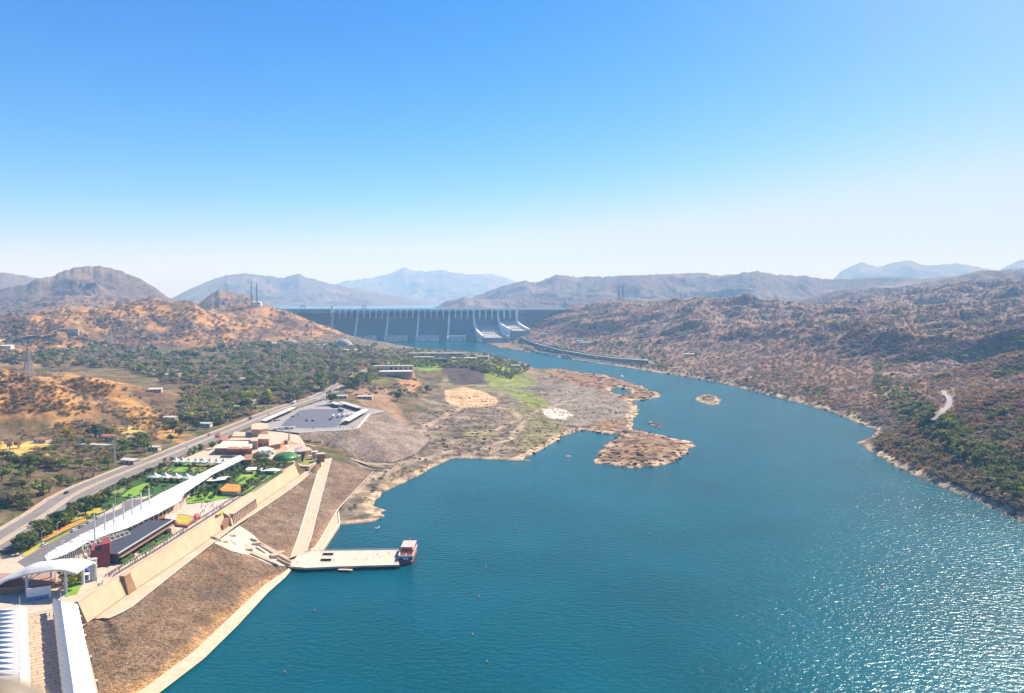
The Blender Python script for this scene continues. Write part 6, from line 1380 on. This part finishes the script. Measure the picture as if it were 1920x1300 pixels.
# distinct trees one can point at
for px, py, h, f, c, lb, s in [(180,826,17,'round','dark','big dark green round tree beside the yellow clearing under the orange hill',1.2),(205,822,13,'broad','mid','bright green tree leaning right of the big dark round tree',1.2),(124,828,13,'tall','yellow','tall yellow-green tree in the pale clearing',1.2),(466,757,19,'broad','lime','wide lime-yellow tree above the highway',1.15),(503,757,18,'tall','lime','tall lime-yellow tree right of the wide lime one',1.5),(432,757,18,'broad','green','wide green tree left of the lime-yellow tree',1.3),(450,758,17,'broad','mid','green tree joined to the left side of the lime-yellow tree',1.2),(622,760,20,'round','dark','very dark tree at the back of the parking lot',1.0),(532,742,17,'broad','green','large green tree by the highway bend',1.3),(263,828,13,'round','green','round green tree at the foot of the pale slope',1.2),(18,842,8,'round','brown','small dark reddish tree standing alone in the yellow field',1.2),(36,841,8,'broad','rust','rusty tree right of the lone dark one in the yellow field',1.2),(340,675,26,'broad','green','large isolated green tree on the lower slope of the reddish hill',1.3),(268,700,18,'round','mid','yellow-green tree at the foot of the hill in the middle valley',1.3),(143,1086,10,'bush','orange','orange flowering shrub beside the arched canopy',.9),(142,1098,8,'bush','lime','lime shrub under the orange flowering one',1.0),(125,1095,9,'broad','mid','small green tree in the walled lawn by the arched canopy',1.0),(745,752,14,'round','dark','small dark tree at the foot of the brown slope',1.3),(723,790,1,'round','dark','x',.1),(800,736,12,'round','dark','lone dark tree on the edge of the riverbed',1.0)]:
    if lb == 'x': continue
    p = G(px, py); tree(p, h, f, c, lb, None, 'tree', s)
# zones of trees: outline, count, height range, choices (form, colour, name phrase)
ZN = [
 ([(0,885),(60,870),(140,868),(215,870),(222,878),(150,905),(95,930),(45,962),(0,985)], 60, (7,12), [('broad','green'),('broad','mid'),('bare','brown'),('broad','olive'),('bush','green')], 'tree in the green belt just left of the highway'),
 ([(30,1036),(60,1012),(110,980),(170,946),(200,930),(206,942),(180,957),(120,988),(75,1015),(40,1044)], 95, (6.5,9.5), [('broad','dark'),('round','dark'),('broad','green')], 'dark green tree in the dense strip between highway and service road'),
 ([(225,872),(290,845),(350,820),(400,790),(380,785),(310,805),(240,835),(215,850)], 34, (8,12), [('broad','green'),('round','dark'),('broad','mid'),('bare','brown')], 'tree in the roadside grove right of the slender lattice mast'),
 ([(345,785),(400,780),(470,760),(560,740),(545,725),(430,735),(360,755)], 34, (10,15), [('broad','dark'),('broad','green'),('bare','grey'),('broad','mid')], 'tree above the highway near the roadside sheds'),
 ([(600,745),(570,725),(600,705),(650,700),(700,712),(690,730),(650,742)], 38, (13,19), [('broad','green'),('round','dark'),('broad','mid')], 'tall green tree in the grove behind the parking lot'),
 ([(360,840),(400,822),(412,830),(400,850),(350,858),(340,850)], 18, (5,8), [('broad','green'),('broad','olive'),('round','mid')], 'small tree in the garden left of the cream-roofed hall'),
 ([(475,868),(515,860),(555,866),(550,875),(500,878),(475,875)], 18, (4,7), [('broad','green'),('round','mid'),('bush','green')], 'small tree in the planting in front of the green dome'),
 ([(430,858),(505,856),(512,862),(440,864)], 14, (4,6), [('broad','olive'),('broad','green')], 'small tree against the front of the sandstone complex'),
 ([(215,915),(260,895),(300,875),(318,865),(322,872),(300,885),(262,902),(222,925)], 16, (4,6), [('broad','dark'),('broad','green'),('round','dark')], 'dark tree between the forecourt and the olive strip'),
]
placed = 0
for poly, n, hr_, ch, lb in ZN:
    for p in scatter(poly, int(n * .62)):
        if not clear(p): continue
        f, c = random.choice(ch); tree(p, random.uniform(*hr_), f, c, lb, lb.replace('tree', 'trees', 1), 'tree', random.uniform(.95, 1.3)); placed += 1
# clipped round trees on the terrace
RT = [(368,922),(378,926),(350,929),(392,924),(360,935),(345,940),(372,938),(405,930),(384,936),(396,940),(338,925),(356,915),(452,888),(458,884),(440,897),(445,880),(437,886),(396,899),(402,905),(418,893),(462,918),(467,912),(473,905),(480,900),(486,893),(276,922),(285,915),(296,910),(308,902),(270,928),(355,880),(365,876),(375,873),(322,868),(310,872),(386,905),(376,912),(404,919),(455,925),(412,900),(428,905),(497,888),(505,886)]
for i, (px, py) in enumerate(RT):
    near = i < 12; lb = 'clipped round tree in the cluster on the paved plaza' if near else ('clipped round tree beside the lawns left of the walkway' if px < 380 and i > 24 else 'clipped round tree bordering the large right-hand lawn')
    tree(W(px, py, 25), random.uniform(4.8, 6.2), 'round', random.choice(['dark','green','green']), lb, lb.replace('tree', 'trees'), 'round_tree', 1.15)
# clipped hedge rows
def hedge(a, c, w, h, lb, grp):
    a, c = W(*a, 25), W(*c, 25); e = empty('hedge', a, lb, 'hedge', grp); d = (c - a); L = d.length; d.normalize(); nn = Vector((d.y, -d.x, 0)); rings = []; n_ = max(4, int(L / 1.2))
    for i in range(n_ + 1):
        o = a + d * (L * i / n_); k = 1 + random.uniform(-.15, .15); rings.append([tuple(o + nn * (u * w / 2 * k) + Vector((0, 0, v * h * k))) for u, v in ((-1, 0), (-1.05, .6), (-.7, 1), (.7, 1), (1.05, .6), (1, 0))])
    b = MB(); b.loft(rings); o = b.build('hedge', M_hedge, None); bpy.data.objects.remove(e); o.name = 'hedge'; tag(o, lb, 'hedge', grp)
for i, (a, c, lb) in enumerate([((246,915),(300,893),'low hedge between olive strip and bright lawn, nearer garden'),((312,882),(342,866),'low hedge beside the lawn of the farther left garden'),((455,932),(528,886),'long hedge close behind the dark railing on the right lawn'),((400,930),(460,898),'hedge row across the large right-hand lawn'),((350,915),(440,880),'hedge row running beside the walkway columns'),((226,1058),(250,1044),'nearest low hedge before the black building'),((262,1037),(290,1021),'middle low hedge before the black building'),((292,1018),(320,1003),'farthest low hedge before the black building'),((352,925),(395,906),'hedge edge of the small garden at the plaza trees'),((478,905),(496,893),'short hedge at the right side of the large lawn')]): hedge(a, c, 2.2, 1.6, lb, None)
# the rest of the woods and the scrub, each one mass of leaf clumps
def mass(name, pts, hs, forms, label_kind='stuff', nsub=None):
    V = []; Cc = []
    for k, (p, h) in enumerate(zip(pts, hs)):
        f = forms[k] if isinstance(forms[0][0], tuple) or len(forms) == len(pts) else random.choice(forms)
        _, _, Q, cc = tree_proto(f)[k % 4]; r_ = math.hypot(p[0], p[1]); n_ = int(np.clip(90000 / r_ * (1 if r_ < 2000 else .8), 26, 120)); n_ = min(n_, len(Q)); sel = rng.choice(len(Q), n_, replace=False)
        q = Q[sel]; grow = (len(Q) / n_) ** .5 * .85; cen = q.mean(1, keepdims=True); q = cen + (q - cen) * grow
        a = rng.random() * 6.283; ca, sa = math.cos(a), math.sin(a); sx = h * rng.uniform(.9, 1.3); X_ = (q[..., 0] * ca - q[..., 1] * sa) * sx + p[0]; Y_ = (q[..., 0] * sa + q[..., 1] * ca) * sx + p[1]; Z_ = q[..., 2] * h + p[2] - .08 * h
        V.append(np.stack([X_, Y_, Z_], -1).reshape(-1, 3)); Cc.append(cc.reshape(-1, 4, 3)[sel].reshape(-1, 3) * rng.uniform(.75, 1.3))
    V = np.concatenate(V); Cc = np.clip(np.concatenate(Cc), 0, 1); o = mesh_np(name, V, np.arange(len(V)).reshape(-1, 4), M_scrub, cols=Cc); tag(o, kind='stuff'); return o
def sample(poly, n, dens=None):
    out = []; xs = [p[0] for p in poly]; ys = [p[1] for p in poly]; X_ = rng.uniform(min(xs), max(xs), n * 3); Y_ = rng.uniform(min(ys), max(ys), n * 3); m = inpoly(X_, Y_, poly)
    for x, y in list(zip(X_[m], Y_[m])):
        if len(out) >= n: break
        g_ = G(x, y)
        if g_ is None: continue
        out.append((g_.x, g_.y, g_.z, x, y))
    return out
def woods():
    PT, HS, FM = [], [], []
    def add(poly, n, hr_, ch, thr=-9, seed=300, dmin=6, wl=90):
        S_ = sample(poly, n); A = np.array(S_); k = fbm(A[:, 0], A[:, 1], wl, 3, seed)
        for (x, y, z, px, py), kk in zip(S_, k):
            if kk < thr or gds(x, y) < dmin or not clear(Vector((x, y, 0))): continue
            if inpoly(np.array([x]), np.array([y]), CPX)[0] or (600 < px < 830 and py > 745 and px > 560): continue
            r_ = math.hypot(x, y); PT.append((x, y, z)); HS.append(random.uniform(*hr_) * (1 + max(0, r_ - 1500) / 6000)); FM.append(random.choice(ch))
    G1 = [('broad','green'),('broad','dark'),('round','mid'),('bare','grey'),('bare','brown'),('broad','olive'),('broad','green'),('bare','grey'),('bush','brown'),('broad','mid'),('bush','olive'),('bare','brown'),('bush','rust'),('broad','olive'),('bush','grey')]
    add([(150,640),(330,665),(480,642),(620,650),(700,660),(740,690),(700,715),(600,745),(520,765),(400,800),(340,790),(350,740),(230,690),(120,690),(0,680),(0,645)], 3300, (6,16), G1, -.22, wl=150)
    add([(430,650),(700,650),(720,690),(690,720),(560,740),(470,720)], 900, (9,18), G1, -.5)
    add([(0,830),(120,800),(340,785),(345,810),(230,850),(200,875),(90,900),(0,960)], 520, (4,8), [('broad','olive'),('bare','brown'),('broad','green'),('bush','rust'),('bush','olive')], .0)
    add([(0,690),(150,695),(350,775),(340,800),(0,830)], 1300, (2.5,5), [('bush','brown'),('bare','brown'),('bush','rust'),('bush','olive')], -.02, 310)
    add([(0,560),(480,560),(700,640),(620,650),(300,650),(0,650)], 3600, (4,9), [('bush','brown'),('bare','brown'),('bush','rust'),('bush','grey'),('bare','olive'),('bare','grey')], -.12, 320)
    add([(700,655),(900,658),(1000,690),(960,712),(880,690),(760,690),(700,680)], 1000, (5,9), [('broad','green'),('broad','mid'),('bush','mid'),('broad','olive')], -.25, 330)
    add([(680,690),(760,700),(830,740),(800,800),(720,790),(660,745)], 420, (3,7), [('bush','olive'),('bush','brown'),('bush','dark')], -.05, 340)
    add([(780,700),(1180,720),(1180,790),(1000,850),(760,860),(820,780)], 700, (1,2.4), [('bush','olive'),('bush','brown'),('bush','grey')], .05, 350)
    mass('woodland', PT, HS, FM)
    PT, HS, FM = [], [], []
    for poly, n in [([(352,944),(400,900),(450,868),(536,884),(470,924),(440,932)], 420), ([(30,1032),(105,970),(170,938),(225,906),(300,874),(330,864),(432,866),(300,922),(240,936),(190,962),(82,1018),(45,1042)], 620), ([(430,858),(470,864),(550,868),(545,878),(480,882),(440,872)], 220), ([(560,822),(640,850),(700,880),(690,870),(620,835)], 60), ([(620,990),(700,900),(800,850),(850,862),(760,900),(700,940),(640,975)], 90)]:
        for x, y, z, px, py in sample(poly, n):
            if any(inpoly(np.array([x]), np.array([y]), wp(q_, 25))[0] and m_ not in (M_hedge, M_olive) for q_, m_ in LAWNS) or not clear(Vector((x, y, 0))): continue
            PT.append((x, y, z + .4)); HS.append(random.uniform(1.2, 3.4)); FM.append(random.choice([('bush','green'),('bush','mid'),('bush','dark'),('bush','olive'),('broad','green')]))
    mass('shrubbery', PT, HS, FM)
    # far bank scrub forest; the nearest clumps one can tell apart are trees of their own
    PT, HS, FM = [], [], []
    RB_ = [(900,560),(1930,510),(1930,990),(1840,945),(1720,893),(1640,850),(1640,805),(1560,772),(1420,734),(1300,706),(1180,688),(1000,660),(940,640)]
    S_ = sample(RB_, 19000); A = np.array(S_); k1 = fbm(A[:, 0], A[:, 1], 260, 4, 400); k2 = fbm(A[:, 0], A[:, 1], 70, 3, 410); pool = []
    for (x, y, z, px, py), a, b in zip(S_, k1, k2):
        ds = gds(x, y)
        if z > 300 or math.hypot(x, y) > 4600 or ds < 7 + 5 * b: continue
        if dist_poly(np.array([x]), np.array([y]), RROAD, False)[0] < 7: continue
        rel = z - sum(gz(x + 55 * math.cos(t), y + 55 * math.sin(t)) for t in (0, 1.26, 2.51, 3.77, 5.03)) / 5; v = a * .5 + b * .6 + rel * .05; gr = .5 * max(0, min(1, (-rel - 3) / 6)) + max(0, 1 - abs(py - (760 + (px - 1700) * .7)) / 38) if px > 1640 else (max(0, 1 - abs(px - 1790) / 20) if 720 < py < 770 else 0)
        gr += .35 * (px < 1250 and py > 640)
        if px > 1640 and py > 800 and random.random() < .3: f = random.choice([('bush','olive'),('broad','olive'),('bush','rust')]); h = random.uniform(4, 7)
        elif random.random() < gr * .75 or (b > .34 and random.random() < .5): f = random.choice([('broad','mid'),('broad','green'),('broad','olive'),('broad','lime') if random.random() < .3 else ('broad','mid')]); h = random.uniform(6, 9)
        elif v < -.12: f = random.choice([('bare','grey'),('bush','grey'),('bush','brown')]); h = random.uniform(4, 6.5)
        elif v < .12: f = random.choice([('bush','brown'),('bush','rust'),('bare','brown')]); h = random.uniform(4, 6.5)
        else: f = random.choice([('bush','rust'),('bush','olive'),('bush','brown')]); h = random.uniform(3, 5.5)
        if random.random() < smooth(.25, .5, -v) * .6: continue
        pool.append((math.hypot(x, y), (x, y, z), h * (1 + max(0, math.hypot(x, y) - 1200) / 5000), f))
    pool.sort(key=lambda t: t[0]); cnt = 0
    for r_, p, h, f in pool:
        if cnt < 200 and random.random() < .85:
            cnt += 1; gcol = f[1] in ('mid','green','olive','lime'); lb = 'leafy green tree on the nearest slopes of the right bank' if gcol else ('bare grey-brown shrub on the nearest slopes of the right bank' if f[1] in ('grey','brown') else 'rusty dry shrub on the nearest slopes of the right bank')
            tree(Vector(p), h * 1.05, f[0], f[1], lb, ('green trees' if gcol else 'dry shrubs') + (' of rusty colour' if f[1] == 'rust' else '') + ' on the near right bank', 'tree' if gcol else 'shrub', 1.15)
        else: PT.append(p); HS.append(h); FM.append(f)
    mass('scrubland', PT, HS, FM)
woods()
# loose boulders along the shores and on the islets
def rocks():
    g = random.Random(5); proto = []
    for v in range(5):
        bm = bmesh.new(); bmesh.ops.create_icosphere(bm, subdivisions=2, radius=1); 
        for ve in bm.verts: n_ = ve.co.copy(); k = 1 + .35 * math.sin(n_.x * 3.1 + v) * math.cos(n_.y * 2.7 - v * 2) + .2 * math.sin(n_.z * 5 + v); ve.co = Vector((n_.x * k * 1.3, n_.y * k, n_.z * k * .38))
        proto.append((np.array([tuple(q.co) for q in bm.verts]), np.array([[q.index for q in f.verts] for f in bm.faces]))); bm.free()
    V, F, Cc = [], [], []; o = 0
    pts = []
    for poly in ISLETS[:2]:
        xs = [p.x for p in poly]; ys = [p.y for p in poly]
        for _ in range(70): pts.append((g.uniform(min(xs), max(xs)), g.uniform(min(ys), max(ys)), g.uniform(1, 3.2)))
    for l in (LEFT_SHORE[4:44], RIGHT_SHORE):
        P = resample(wp(l), 700)
        for p in P:
            if g.random() < .6: pts.append((p.x + g.uniform(-9, 9), p.y + g.uniform(-9, 9), g.uniform(.5, 2.2) * max(.7, min(1.8, p.length / 1100))))
    P = sample([(985,690),(1090,690),(1200,715),(1240,745),(1200,757),(1130,735),(1060,715)], 200)
    for p in P: pts.append((p[0], p[1], g.uniform(1.2, 4)))
    P = sample([(1100,808),(1190,795),(1295,835),(1280,870),(1140,874),(1112,860)], 170)
    for p in P: pts.append((p[0], p[1], g.uniform(.8, 2.6)))
    P = sample([(760,800),(860,740),(1000,725),(1180,740),(1170,790),(1000,850),(850,855)], 700)
    for p in P: pts.append((p[0], p[1], g.uniform(1.2, 2.6) if g.random() < .3 else g.uniform(1.2, 1.6)))
    for x, y, s in pts:
        ds = gds(x, y)
        if ds < -7 or ds > 45 and s < 1.2 or math.hypot(x, y) < 560: continue
        v, f = proto[g.randrange(5)]; a = g.random() * 6.28; ca, sa = math.cos(a), math.sin(a); z = max(gz(x, y), -.8)
        w = np.stack([(v[:, 0] * ca - v[:, 1] * sa) * s + x, (v[:, 0] * sa + v[:, 1] * ca) * s + y, v[:, 2] * s + z], -1); V.append(w); F.append(f + o); o += len(v)
        c = np.array(g.choice([(.10,.065,.045), (.16,.10,.07), (.30,.21,.14), (.22,.14,.09), (.07,.05,.04)])); Cc.append(np.tile(c, (len(v), 1)))
    tag(mesh_np('boulders', np.concatenate(V), np.concatenate(F), M_scrub, cols=np.concatenate(Cc)), kind='stuff')
rocks()


# ------------------------------------------------------------------ air
hb = MB().box((0, 13500, -14), (44000, 33000, 1500))
hm = bpy.data.materials.new('haze_air'); hm.use_nodes = True; n, l = hm.node_tree.nodes, hm.node_tree.links
n.remove(n['Principled BSDF']); pv = n.new('ShaderNodeVolumePrincipled'); pv.inputs['Color'].default_value = (.30, .60, 1.0, 1); pv.inputs['Absorption Color'].default_value = (1, 1, 1, 1)
pv.inputs['Density'].default_value = .000112; pv.inputs['Anisotropy'].default_value = .0
l.new(pv.outputs[0], n['Material Output'].inputs['Volume'])
ho = hb.build('haze', hm); tag(ho, kind='stuff')
